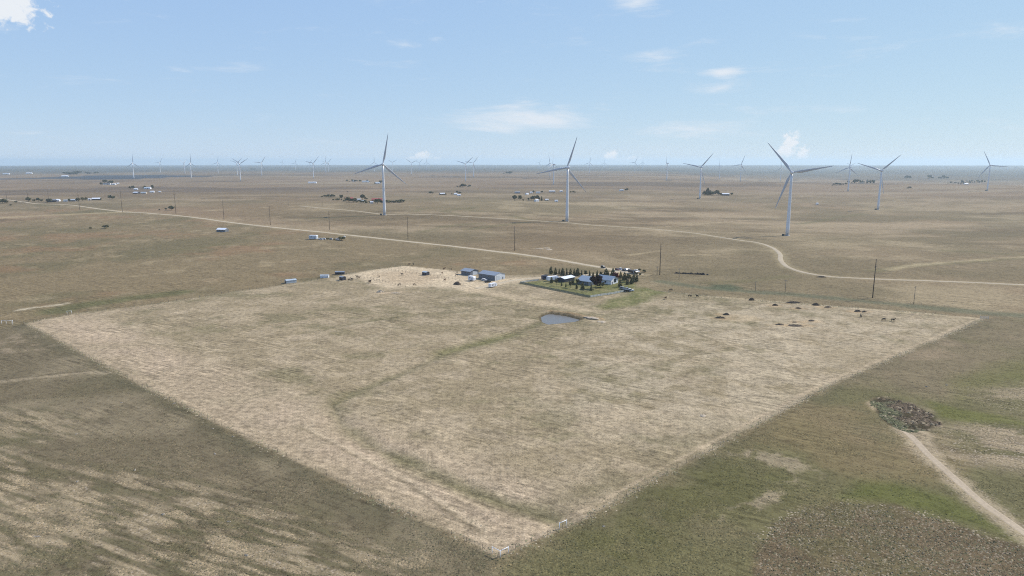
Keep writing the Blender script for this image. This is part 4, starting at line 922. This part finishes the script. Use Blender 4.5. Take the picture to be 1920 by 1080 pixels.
RIGHTT = [(1163.5, 522.5, 5.4, 'olive'), (1171, 526, 5.6, 'juniper'), (1178.5, 529, 6.4, 'mixed'), (1188, 529.5, 6.2, 'juniper'), (1194, 529, 5.4, 'slim'), (1162.5, 538, 6.0, 'olive'), (1176, 534, 5.0, 'olive'), (1184, 533, 4.2, 'juniper')]
for q in RIGHTT: tree(*q, 'small evergreen right of the farmhouse beside the drive', 'evergreens right of the farmhouse', 'juniper_tree', 1.15)
tree(1126, 538.5, 3.2, 'bush', 'dark shrub against the farmhouse wall', None, 'shrub', 1.6, 'shrub')
# bushes and groves farther out: (x, y, height m, kind, label, group)
def grove(pts_, hs, kinds, label, group, name='tree', cat='tree', wide=1.0):
    for i, (a, b_) in enumerate(pts_): tree(a, b_, hs * random.choice((.5, .7, .9, 1.0, 1.15, 1.45)), kinds[i % len(kinds)], label, group, name, wide, cat)
def row(x0, x1, y0, y1, n): return [(x0 + (x1 - x0) * (i + .5) / n + random.uniform(-1.6, 1.6), y0 + (y1 - y0) * (i + .5) / n + random.uniform(-.6, .6)) for i in range(n)]
grove([(170, 429.5), (198, 428.5)], 3.6, ['bush'], 'lone dark bush on the brown pasture', 'lone pasture bushes', 'bush', 'bush', 1.5)
grove([(299, 394.5), (311, 393.5), (322, 394)], 5, ['bush'], 'dark bush beside the tall pole at the gravel road', 'bushes beside the road pole', 'bush', 'bush', 1.1)
grove([(627, 450), (641, 450.5), (614, 450)], 2.6, ['bush'], 'dark low bush in the junk row', 'bushes in the junk row', 'bush', 'bush', 1.4)
grove([(5, 381.5), (30, 380.5), (12, 381), (20, 386)], 6, ['bush'], 'low bush along the far left road', 'bushes along the far left road', 'bush', 'bush', 1.5)
grove([(54, 378), (72, 378.5), (78, 378), (64, 379), (94, 379.5), (90, 379), (146, 378.5), (155, 377), (161, 376.5), (130, 378.5), (189, 375), (206, 374), (212, 374)], 7, ['bush', 'round'], 'dark tree or bush in the junk-strewn farmyard', 'farmyard trees far left', 'tree', 'tree', 1.1)
grove(row(620, 690, 375.5, 381.5, 16) + row(690, 718, 381, 382, 5), 6, ['round', 'bush'], 'dark tree in the hedge around the red-roofed compound', 'hedge trees of the compound', 'hedge_tree', 'tree', 1.3)
grove([(680, 374.5), (685, 374.5), (688, 375), (640, 374), (646, 373.5)], 8, ['round'], 'tall dark tree inside the red-roofed compound', 'inner trees of the compound', 'tree', 'tree', 1.1)
grove(row(724, 754, 380.5, 380, 10), 4, ['bush'], 'dark shrub in the long hedge right of the turbine foot', 'hedge right of the turbine', 'hedge_shrub', 'shrub', 2.0)
grove(row(603, 626, 369, 370, 6), 4, ['bush'], 'dark shrub in the hedge left of the compound', 'hedge left of the compound', 'hedge_shrub', 'shrub', 2.0)
grove([(652, 361)], 7, ['round'], 'lone round tree on the plain behind the compound', 'lone tree', 'tree')
grove([(197, 344.5), (203, 344), (209, 346.5), (190, 348)], 11, ['round'], 'dark tree around the large dark-roofed farmhouse', 'trees at the dark-roofed farmhouse', 'tree', 'tree', 1.3)
grove(row(241, 253, 354.5, 355, 4) + row(268, 274, 354, 354, 2) + row(283, 290, 354, 353.5, 2), 9, ['round'], 'dark tree beside the far slope houses', 'trees at the far slope houses', 'tree', 'tree', 1.2)
grove(row(122, 148, 327.5, 327, 10) + row(160, 186, 326.5, 325.5, 6), 16, ['round'], 'far dark tree in the belt above the blue cultivated field', 'far tree belt', 'tree', 'tree', 2.2)
grove(row(648, 695, 340.5, 342, 9) + [(703, 345.5), (714, 345)], 9, ['round'], 'dark tree around the long pale far building', 'trees around the far pale building', 'tree', 'tree', 1.4)
grove([(857, 363.5), (861, 363.5), (864, 363.5)], 9, ['round'], 'dark tree clump above the white trailer house', 'clump at the trailer house', 'tree', 'tree', 1.1)
grove(row(855, 881, 351, 351, 8), 8, ['round'], 'dark tree in the far hedge under a turbine', 'hedge under a far turbine', 'hedge_tree', 'tree', 1.6)
grove([(807, 363), (811, 363), (835, 366), (847, 365)], 4, ['bush'], 'little bush near the two white cabins', 'bushes near the white cabins', 'bush', 'bush', 1.5)
grove([(965, 377), (975, 376.5), (981, 377.5), (991, 376.5), (997, 376), (1001, 376.5), (1008, 375.5), (1011, 376)], 9, ['round'], 'dark tree around the white house mid plain', 'trees around the white house', 'tree', 'tree', .95)
grove([(1015.5, 376.5)], 14, ['slim'], 'tall slim poplar beside the white house', 'poplar', 'poplar_tree', 'tree', 1.3)
grove([(1000, 362), (1016, 362), (1070, 362), (1075, 362), (1078, 362)], 6, ['round'], 'dark tree in the row of far sheds', 'trees in the far shed row', 'tree', 'tree', 1.3)
grove([(1173, 358.5), (1176, 358)], 8, ['round'], 'dark tree beside the far pale hut', 'trees at the far hut', 'tree', 'tree', 1.2)
grove(row(1315, 1352, 366, 366, 10) + [(1372, 367)], 8, ['round', 'bush'], 'dark tree in the clump left of the long shed', 'clump beside the long shed', 'tree', 'tree', 1.1)
grove([(1332, 365.5), (1327, 365.5)], 14, ['juniper'], 'tall pointed dark tree rising over the clump', 'tall pointed trees', 'evergreen_tree', 'tree', 1.2)
grove(row(1560, 1586, 348.5, 347.5, 8), 9, ['round'], 'dark tree in the low clump left of the grove', 'low clump left of the grove', 'tree', 'tree', 1.3)
grove(row(1588, 1640, 344, 343, 18) + row(1600, 1636, 341, 341, 8), 11, ['round', 'juniper'], 'dark tree in the long green grove behind the turbine', 'long green grove', 'tree', 'tree', 1.3)
grove(row(1795, 1850, 345, 341.5, 16) + row(1800, 1848, 341.5, 340.5, 10), 10, ['round', 'juniper'], 'dark tree in the long row beside the far right turbine', 'long far right tree row', 'tree', 'tree', 1.3)
grove(row(1759, 1778, 335, 335, 7) + row(1738, 1752, 335, 335, 4) + row(1696, 1710, 335, 335, 4), 14, ['round'], 'far dark tree on the rim of the plain', 'trees on the rim', 'tree', 'tree', 1.6)
grove(row(1774, 1792, 344, 344, 6) + row(1700, 1709, 353, 353, 3), 5, ['bush'], 'low dark bush on the far right plain', 'bushes on the far right plain', 'bush', 'bush', 1.8)
grove(row(944, 960, 326.5, 326.5, 4) + row(470, 478, 319, 319, 2), 16, ['round'], 'far tree near the horizon', 'trees near the horizon', 'tree', 'tree', 2.0)
grove([(1200, 517), (1192, 512), (1199, 508), (1208, 511), (1193, 516)], 2.2, ['bush'], 'small bush at the road junction', 'bushes at the road junction', 'bush', 'bush', 1.3)

# ------------------------------------------------------------------ fences
def fence(P, spacing, label, post, wires=3, h=1.25, r=.06, group='wire fences round the field', mat='postw'):
    L = np.concatenate([[0], np.cumsum(np.linalg.norm(np.diff(P, axis=0), axis=1))]); n = int(L[-1] / spacing)
    ss = np.linspace(0, L[-1], n + 1); q = np.stack([np.interp(ss, L, P[:, 0]), np.interp(ss, L, P[:, 1])], 1); zz = gz(q[:, 0], q[:, 1])
    base = Vector((q[0, 0], q[0, 1], zz[0])); t = thing('wire_fence', base, 0, label, 'fence', group)
    for a, c in zip(q, zz):
        o = link('post', post, None, t); o.location = (a[0] - base.x, a[1] - base.y, c - base.z); o.rotation_euler = (random.uniform(-.04, .04), random.uniform(-.04, .04), random.uniform(0, 6))
    for k in range(wires):
        m = MB(); hh = h * (.35 + .6 * k / max(1, wires - 1))
        for i in range(len(q) - 1): m.tube((q[i, 0] - base.x, q[i, 1] - base.y, zz[i] - base.z + hh), (q[i + 1, 0] - base.x, q[i + 1, 1] - base.y, zz[i + 1] - base.z + hh), .007, .007, 3, False)
        m.build('wire', MAT['wire'], t)
    return t
pm_ = MB(); pm_.tube((0, 0, -.3), (0, 0, 1.3), .045, .04, 6); POST = pm_.mesh('post', MAT['postw'])
pm_ = MB(); pm_.tube((0, 0, -.3), (0, 0, 1.5), .11, .10, 7); BIGPOST = pm_.mesh('post', MAT['wood_pale'])
FN_, FL_, FR_ = FIELD[0], FIELD[3], FIELD[17]
fence(FIELD[0:4], 5.0, 'wire fence along the near left edge of the pale field', POST)
fence(FIELD[3:10], 5.0, 'wire fence along the far left edge of the pale field', BIGPOST)
fence(np.vstack([FIELD[17:], FIELD[:1]]), 5.0, 'wire fence along the near right edge of the pale field', POST)
fence(FIELD[14:18], 5.0, 'wire fence along the far right lane of the pale field', POST)
fence(G([(1205, 520), (1260, 526), (1330, 536), (1480, 548), (1600, 559), (1740, 573), (1860, 585)]), 6.0, 'wire fence along the weedy strip behind the lane', POST)
fence(G([(722, 506), (790, 515), (862, 526)]), 4.0, 'dark rail fence crossing the bare corral', BIGPOST, group='corral fences')
fence(G([(655, 516), (700, 525), (760, 538)]), 4.0, 'dark rail fence at the corner of the corral', BIGPOST, group='corral fences')
def board_fence(P, spacing, label, mat, h=1.3, boards=3):
    L = np.concatenate([[0], np.cumsum(np.linalg.norm(np.diff(P, axis=0), axis=1))]); n = max(2, int(L[-1] / spacing)); ss = np.linspace(0, L[-1], n + 1)
    q = np.stack([np.interp(ss, L, P[:, 0]), np.interp(ss, L, P[:, 1])], 1); zz = gz(q[:, 0], q[:, 1]); base = Vector((q[0, 0], q[0, 1], zz[0]))
    t = thing('board_fence', base, 0, label, 'fence', 'board fences round the yard')
    m = MB(); m.box((0, 0, h / 2), (.14, .14, h + .3)); po = m.mesh('post', MAT[mat]); dd = math.hypot(*(q[1] - q[0])); m = MB(); m.box((dd / 2, 0, 0), (dd, .05, h / boards * .8)); bo = m.mesh('board', MAT[mat])
    for i in range(n + 1):
        o = link('post', po, None, t); o.location = (q[i, 0] - base.x, q[i, 1] - base.y, zz[i] - base.z)
        if i < n:
            a = math.atan2(*(q[i + 1] - q[i])[::-1]); sl = math.atan2(zz[i + 1] - zz[i], dd)
            for k in range(boards):
                b_ = link('board', bo, None, t); b_.location = (q[i, 0] - base.x, q[i, 1] - base.y, zz[i] - base.z + h * (k + .6) / boards); b_.rotation_euler = (0, -sl, a)
board_fence(G([(975, 531), (1040, 544.5), (1107, 558)]), 3.0, 'grey-green board fence along the lawn below the trees', 'greenfence')
board_fence(G([(1107, 558), (1140, 552.5), (1176, 546.5)]), 3.0, 'pale board fence along the lawn towards the parked cars', 'vinyl', 1.4)
board_fence(G([(975, 531), (990, 528.5), (1010, 526.5)]), 3.0, 'short pale board fence along the drive left of the lawn', 'vinyl', 1.2)
# white pipe braces and gates at the field corners
def brace(p, dirs, label, h=1.9, span=2.6, group='white pipe braces of the field fence'):
    t = thing('pipe_brace', p, 0, label, 'fence brace', group)
    m = MB(); m.tube((0, 0, -.2), (0, 0, h), .08, .08, 10); m.build('post', MAT['pipe'], t, True)
    for d in dirs:
        d = Vector((d[0], d[1])).normalized() * span; gq = gzs(p.x + d.x, p.y + d.y) - p.z
        m = MB(); m.tube((d.x, d.y, gq - .2), (d.x, d.y, gq + h), .08, .08, 10); m.build('post', MAT['pipe'], t, True)
        m = MB(); m.tube((0, 0, h - .12), (d.x, d.y, gq + h - .12), .07, .07, 10); m.build('top_rail', MAT['pipe'], t, True)
    return t
dl, dr_ = FL_ - FN_, FR_ - FN_
brace(P3(938, 1047), [dl, dr_], 'white two-panel pipe brace at the near field corner', 1.8, 2.5)
brace(P3(1049, 993), [dr_], 'single white pipe brace on the near right fence', 1.8, 2.4)
brace(P3(12, 608), [(-1, .15), (.8, .5)], 'white two-panel pipe brace at the left field corner', 2.2, 3.0); brace(P3(23, 609), [], 'lone white pipe post beside the left corner brace', 2.0)
brace(P3(126, 588.5), [(1, .25)], 'small white pipe brace on the far left fence', 2.0, 2.4)
t = thing('pipe_gate', P3(1838, 597), R(-14), 'pale pipe gate at the right field corner', 'gate')
for k in range(5):
    m = MB(); m.tube((0, 0, .25 + k * .28), (4.2, 0, .25 + k * .28), .05, .05, 8); m.build('rail', MAT['vinyl'], t)
for xx in (0, 4.2):
    m = MB(); m.tube((xx, 0, -.2), (xx, 0, 1.7), .1, .1, 8); m.build('post', MAT['vinyl'], t)

# ------------------------------------------------------------------ earth mounds, heaps, stones
def lump(name, p, lx, ly, h, mat, label, cat, group, rz=0, seed=0):
    n, k = 22, 7; vs = [(0, 0, h * 1.02)]; fs = []; rng = np.random.default_rng(seed)
    for j in range(1, k + 1):
        t = j / k
        for i in range(n):
            a = 2 * math.pi * i / n; w = 1 + .22 * math.sin(2 * a + seed) + .13 * math.sin(5 * a + seed * 2) + rng.uniform(-.07, .07)
            vs.append((lx / 2 * t * w * math.cos(a), ly / 2 * t * w * math.sin(a), h * (math.cos(t * math.pi * .5)**.8) * (1 + rng.uniform(-.2, .2)) - (.15 if j == k else 0)))
    for i in range(n): fs.append((0, 1 + i, 1 + (i + 1) % n))
    for j in range(k - 1):
        for i in range(n): fs.append((1 + j * n + i, 1 + (j + 1) * n + i, 1 + (j + 1) * n + (i + 1) % n, 1 + j * n + (i + 1) % n))
    m = MB(); m.add(vs, fs); o = m.build(name, mat, None); o.location = p; o.rotation_euler = (0, 0, rz); return tag(o, label, cat, group)
for i, (px_, py_, L, h) in enumerate(MOUNDS):
    lump('earth_mound', P3(px_, py_, -.1), L * .8, max(2.0, L * .28), h * .8, MAT['earth'], 'dark heap of dug earth in the pale far pasture', 'mound', 'dug earth heaps in the pasture', random.uniform(-.25, .1), i)
for k, q in enumerate(((1012, 466.5), (1025, 465), (1030, 468))): lump('sand_heap', P3(*q), 8, 5, .5, MAT['sand'], 'pale dug sand heap beyond the gravel road', 'mound', 'pale sand heaps beyond the road', 0, 40 + k)
lump('sand_heap', P3(713, 547.5), 4.5, 3.5, 1.6, MAT['sand'], 'bright sand heap on the bare strip below the corral', 'mound', None, 0, 51)
lump('sand_heap', P3(742, 549), 6, 2.5, .5, MAT['sand'], 'low flat sand spread beside the bright heap', 'mound', None, 0, 52)
lump('earth_mound', P3(857.5, 533.5), 6, 4, 2.0, MAT['earth'], 'dark brown dirt pile below the smaller barn', 'mound', None, 0, 60)
for k in range(11):
    f = k / 10; lump('old_bale', P3(1269 + 56 * f + random.uniform(-2, 2), 513 + 2.4 * f), random.uniform(2, 5), 2.0, random.uniform(.7, 1.5), MAT['straw'], 'dark old bale in the long row beyond the road', 'bale', 'row of dark old bales', 0, 70 + k)
lump('earth_mound', P3(1540, 519.8), 7, 3, 1.0, MAT['earth'], 'dark culvert heap beside the access road', 'mound', None, 0, 90)
lump('sand_heap', P3(1110, 598), 9, 5, .3, MAT['sand'], 'pale spoil heap right of the pond', 'mound', None, -.3, 91); lump('sand_heap', P3(1128, 603.5), 6, 4, .25, MAT['sand'], 'small pale spoil heap past the pond dam', 'mound', None, 0, 92)
lump('sand_heap', P3(1318, 780), 3, 2, .35, MAT['sand'], 'small bright patch of bare sand near the right fence', 'mound', None, 0, 93)
STONES = [(228, 755), (327, 757), (143, 814), (253, 880), (145, 902), (306, 964), (429, 977), (462, 1040), (403, 850), (437, 818), (399, 803), (1132, 988), (1775, 723), (1737, 726), (70, 1005)]
for k, q in enumerate(STONES): lump('stone', P3(*q), random.uniform(.8, 1.5), random.uniform(.6, 1.0), random.uniform(.15, .3), MAT['stone'], 'pale stone lying loose in the rough grass outside the field', 'stone', 'pale stones in the rough grass', random.uniform(0, 3), 100 + k)

# ------------------------------------------------------------------ animals
def skin_mesh(name, V, E, mat):
    me = bpy.data.meshes.new(name); me.from_pydata([v[:3] for v in V], E, []); o = bpy.data.objects.new(name, me); COL.objects.link(o)
    sk = o.modifiers.new('s', 'SKIN'); sub = o.modifiers.new('u', 'SUBSURF'); sub.levels = 1; sub.render_levels = 1
    for i, v in enumerate(V): me.skin_vertices[0].data[i].radius = (v[3], v[3])
    me.skin_vertices[0].data[1].use_root = True; me.skin_vertices[0].data[0].use_root = False
    dg = bpy.context.evaluated_depsgraph_get(); out = bpy.data.meshes.new_from_object(o.evaluated_get(dg)); bpy.data.objects.remove(o); out.name = name
    out.materials.clear(); out.materials.append(mat); return out
def horse(graze, mat, name='horse'):
    V = [(-.6, 0, 1.25, .27), (0, 0, 1.2, .31), (.5, 0, 1.22, .28)]
    V += [(.85, 0, 1.1, .17), (1.12, 0, .72, .12), (1.22, 0, .42, .11), (1.36, 0, .12, .07)] if graze else [(.78, 0, 1.45, .18), (1.02, 0, 1.72, .13), (1.18, 0, 1.86, .12), (1.52, 0, 1.62, .07)]
    V += [(-.88, 0, 1.3, .07), (-.98, 0, .95, .06), (-.98, 0, .6, .04)]; E = [(0, 1), (1, 2), (2, 3), (3, 4), (4, 5), (5, 6), (0, 7), (7, 8), (8, 9)]
    for s in (-1, 1):
        b_ = len(V); V += [(-.58, s * .17, .98, .16), (-.5, s * .18, .8, .11), (-.74, s * .17, .5, .06), (-.68, s * .17, .14, .05), (-.63, s * .17, .04, .065)]; E += [(0, b_)] + [(b_ + i, b_ + i + 1) for i in range(4)]
        b_ = len(V); V += [(.48, s * .17, .92, .12), (.52, s * .17, .5, .06), (.5, s * .17, .14, .05), (.55, s * .17, .04, .065)]; E += [(2, b_)] + [(b_ + i, b_ + i + 1) for i in range(3)]
    me = skin_mesh(name, V, E, mat); mn = MB()
    if graze: mn.prism([(.75, 1.36), (.98, 1.2), (1.3, .78), (1.22, .72), (.9, 1.1)], -.03, .03)
    else: mn.prism([(.6, 1.55), (.85, 1.72), (1.1, 2.02), (1.25, 1.98), (.95, 1.6)], -.03, .03)
    return me, mn.mesh('mane', MAT['hide_b'])
HS = [horse(True, MAT['hide']), horse(False, MAT['hide_b']), horse(False, MAT['hide_t'])]
def put_horse(px_, py_, k, rz, label, group):
    o = link('horse', HS[k][0]); o.location = P3(px_, py_, -.02); o.rotation_euler = (0, 0, rz); link('mane', HS[k][1], None, o); o.scale = (1.15,) * 3; return tag(o, label, 'horse', group)
put_horse(1657, 601, 0, 3.3, 'dark brown horse grazing side-on in the far pasture', 'horses in the far pasture'); put_horse(1674, 602.5, 1, -.9, 'black horse standing beside the grazing one', 'horses in the far pasture'); put_horse(1614, 595, 1, 1.3, 'black horse standing apart below two earth heaps', 'horses in the far pasture')
put_horse(1293, 557.5, 0, .2, 'dark horse grazing on the slope right of the farm', 'horses right of the farm'); put_horse(1307, 558.5, 1, 2.2, 'black horse standing right of its grazing companion', 'horses right of the farm'); put_horse(1258, 545.5, 0, 2.9, 'dark horse grazing on the green strip right of the farmhouse', 'horses right of the farm'); put_horse(1248, 561.5, 2, -1.2, 'chestnut horse standing below the green strip', 'horses right of the farm')
PENH = [(655, 527), (660, 526), (694, 531), (711, 521), (754, 517), (833, 505.5), (857, 512.5), (856, 518), (834, 527), (777, 535.5), (693, 530), (829, 514), (749, 535.5), (775, 497.5), (767, 498), (846, 506), (1091, 591), (670, 521), (673, 523)]
for k, (a, b_) in enumerate(PENH[:16] + PENH[17:]): put_horse(a, b_, k % 3, random.uniform(0, 6.28), 'small dark horse standing in or beside the bare corral', 'horses around the corral')

# ------------------------------------------------------------------ weeds and grass tufts (nobody could count these)
def tuft_field(name, pts_, hs, ws, cols, mat, label, cat):
    """low uneven clumps: five-sided pyramids with a leaning tip"""
    rng = np.random.default_rng(5); n = len(pts_); zz = gz(pts_[:, 0], pts_[:, 1]); V = np.zeros((n, 6, 3)); a0 = rng.uniform(0, 6.28, n)
    for k in range(5):
        a = a0 + k * 2 * math.pi / 5; rr = ws / 2 * rng.uniform(.6, 1.3, n); V[:, k, 0] = pts_[:, 0] + np.cos(a) * rr; V[:, k, 1] = pts_[:, 1] + np.sin(a) * rr; V[:, k, 2] = zz - .04
    V[:, 5, 0] = pts_[:, 0] + rng.uniform(-.3, .3, n) * ws; V[:, 5, 1] = pts_[:, 1] + rng.uniform(-.3, .3, n) * ws; V[:, 5, 2] = zz + hs
    F = np.array([(k, (k + 1) % 5, 5) for k in range(5)])[None] + (np.arange(n) * 6)[:, None, None]
    me = np_mesh(name, V.reshape(-1, 3), F.reshape(-1, 3)); add_color(me, np.repeat(cols, 6, axis=0)); o = link(name, me, mat); return tag(o, label, cat, kind='stuff')
rng = np.random.default_rng(11)
def scatter_poly(P, n):
    out = []
    while len(out) < n:
        q = rng.uniform(P.min(0), P.max(0), (n * 2, 2)); q = q[inside(q[:, 0], q[:, 1], P)]; out += list(q)
    return np.array(out[:n])
bc = BRUSH.mean(0); q = scatter_poly(bc + (BRUSH - bc) * 1.12, 3000)
kp = seg_dist(q[:, 0], q[:, 1], BRUSH, True) * np.where(inside(q[:, 0], q[:, 1], BRUSH), 1, -1) + (fbm(q[:, 0], q[:, 1], 5, 3, 82) - .5) * 7 > 0; kp &= fbm(q[:, 0] * .5, q[:, 1], 3, 3, 83) > .36; q = q[kp]
w = sstep(q[:, 0] + (fbm(q[:, 0], q[:, 1], 6, 3, 81) - .5) * 14, bc[0] - 4, bc[0] + 3)[:, None]
cc = (np.array((.10, .10, .052)) * (1 - w) + np.array((.115, .085, .055)) * w) * rng.uniform(.5, 1.5, (len(q), 1))
pl = rng.random(len(q)) < .1; cc[pl] = np.array((.28, .23, .15))
tuft_field('tall_weeds', q, rng.uniform(.12, .5, len(q)), rng.uniform(.5, 2.0, len(q)), cc, MAT['weed'], 'tall green and rust weeds filling the hollow beside the dirt track', 'weeds')
q = scatter_poly(CIRCLE, 4200); q = q[fbm(q[:, 0], q[:, 1], 9, 3, 84) > .34]
cc = np.where((rng.random(len(q)) < .55)[:, None], np.array((.25, .205, .13)), np.array((.115, .11, .058))) * rng.uniform(.65, 1.2, (len(q), 1))
tuft_field('straw_clumps', q, rng.uniform(.1, .3, len(q)), rng.uniform(.3, .75, len(q)), cc, MAT['tuft'], 'pale straw clumps covering the round brown patch', 'grass')
NTUFT = 210000
yy = rng.uniform(560, 1120, NTUFT); xx = rng.uniform(-60, 1980, NTUFT); dep = PITCH + np.arctan((yy - 540) / FPX); dd = H / np.sin(dep) * np.cos(np.arctan((yy - 540) / FPX)); q = np.stack([(xx - 960) / FPX * dd, H / np.tan(dep)], 1)
tc_, ts_, tg_ = paint(q[:, 0], q[:, 1]); keep = (rng.random(NTUFT) < (.15 + tg_ * .8) * sstep(fbm(q[:, 0], q[:, 1], 11, 4, 85, .65), .36, .62) * 1.6) & (poly_mask(q[:, 0], q[:, 1], POND, 3) < .3) & (line_mask(q[:, 0], q[:, 1], DIRT_TRACK, 1.6, .4) < .5)
q, tc_, tg_ = q[keep], tc_[keep], tg_[keep]; br = rng.uniform(.65, 1.35, len(q))[:, None]
gmix = (rng.random(len(q)) < .3)[:, None] * .5; tcol = tc_ * br * (1 - gmix) + gmix * np.array((.085, .085, .045))
tuft_field('grass_tufts', q, rng.uniform(.05, .18, len(q)) * (.4 + tg_ * 1.1), rng.uniform(.3, .95, len(q)), tcol, MAT['tuft'], 'tufts of dry and green bunch grass on the near ground', 'grass')

FP = []
for P in (FIELD[0:4], FIELD[3:10], np.vstack([FIELD[17:], FIELD[:1]]), FIELD[14:18]):
    L = np.concatenate([[0], np.cumsum(np.linalg.norm(np.diff(P, axis=0), axis=1))]); u = rng.uniform(0, L[-1], 1500)
    FP.append(np.stack([np.interp(u, L, P[:, 0]), np.interp(u, L, P[:, 1])], 1) + rng.normal(0, 1.1, (1500, 2)))
q = np.vstack(FP); q = q[fbm(q[:, 0], q[:, 1], 14, 3, 86) > .42]
cc = np.where((rng.random(len(q)) < .5)[:, None], np.array((.19, .175, .095)), np.array((.32, .265, .18))) * rng.uniform(.7, 1.2, (len(q), 1))
tuft_field('fence_weeds', q, rng.uniform(.08, .3, len(q)), rng.uniform(.3, .9, len(q)), cc, MAT['weed'], 'weeds and tall dry grass left standing under the field fences', 'weeds')

# ------------------------------------------------------------------ haze
hz = MB(); zlo = float(z.min()) - 1.5; zhi = 175.0; hz.box((0, 0, (zlo + zhi) / 2), (93000, 93000, zhi - zlo))
g = NT('haze_air'); g.n.remove(g.b); pv = g.node('ShaderNodeVolumePrincipled'); pv.inputs['Density'].default_value = 5.4e-5; pv.inputs['Color'].default_value = (.74, .90, 1.0, 1); pv.inputs['Anisotropy'].default_value = .2
g.l.new(pv.outputs[0], g.n['Material Output'].inputs['Volume'])
ho = hz.build('haze', g.m); tag(ho, 'thin pale blue air over the whole plain', 'haze', kind='stuff')
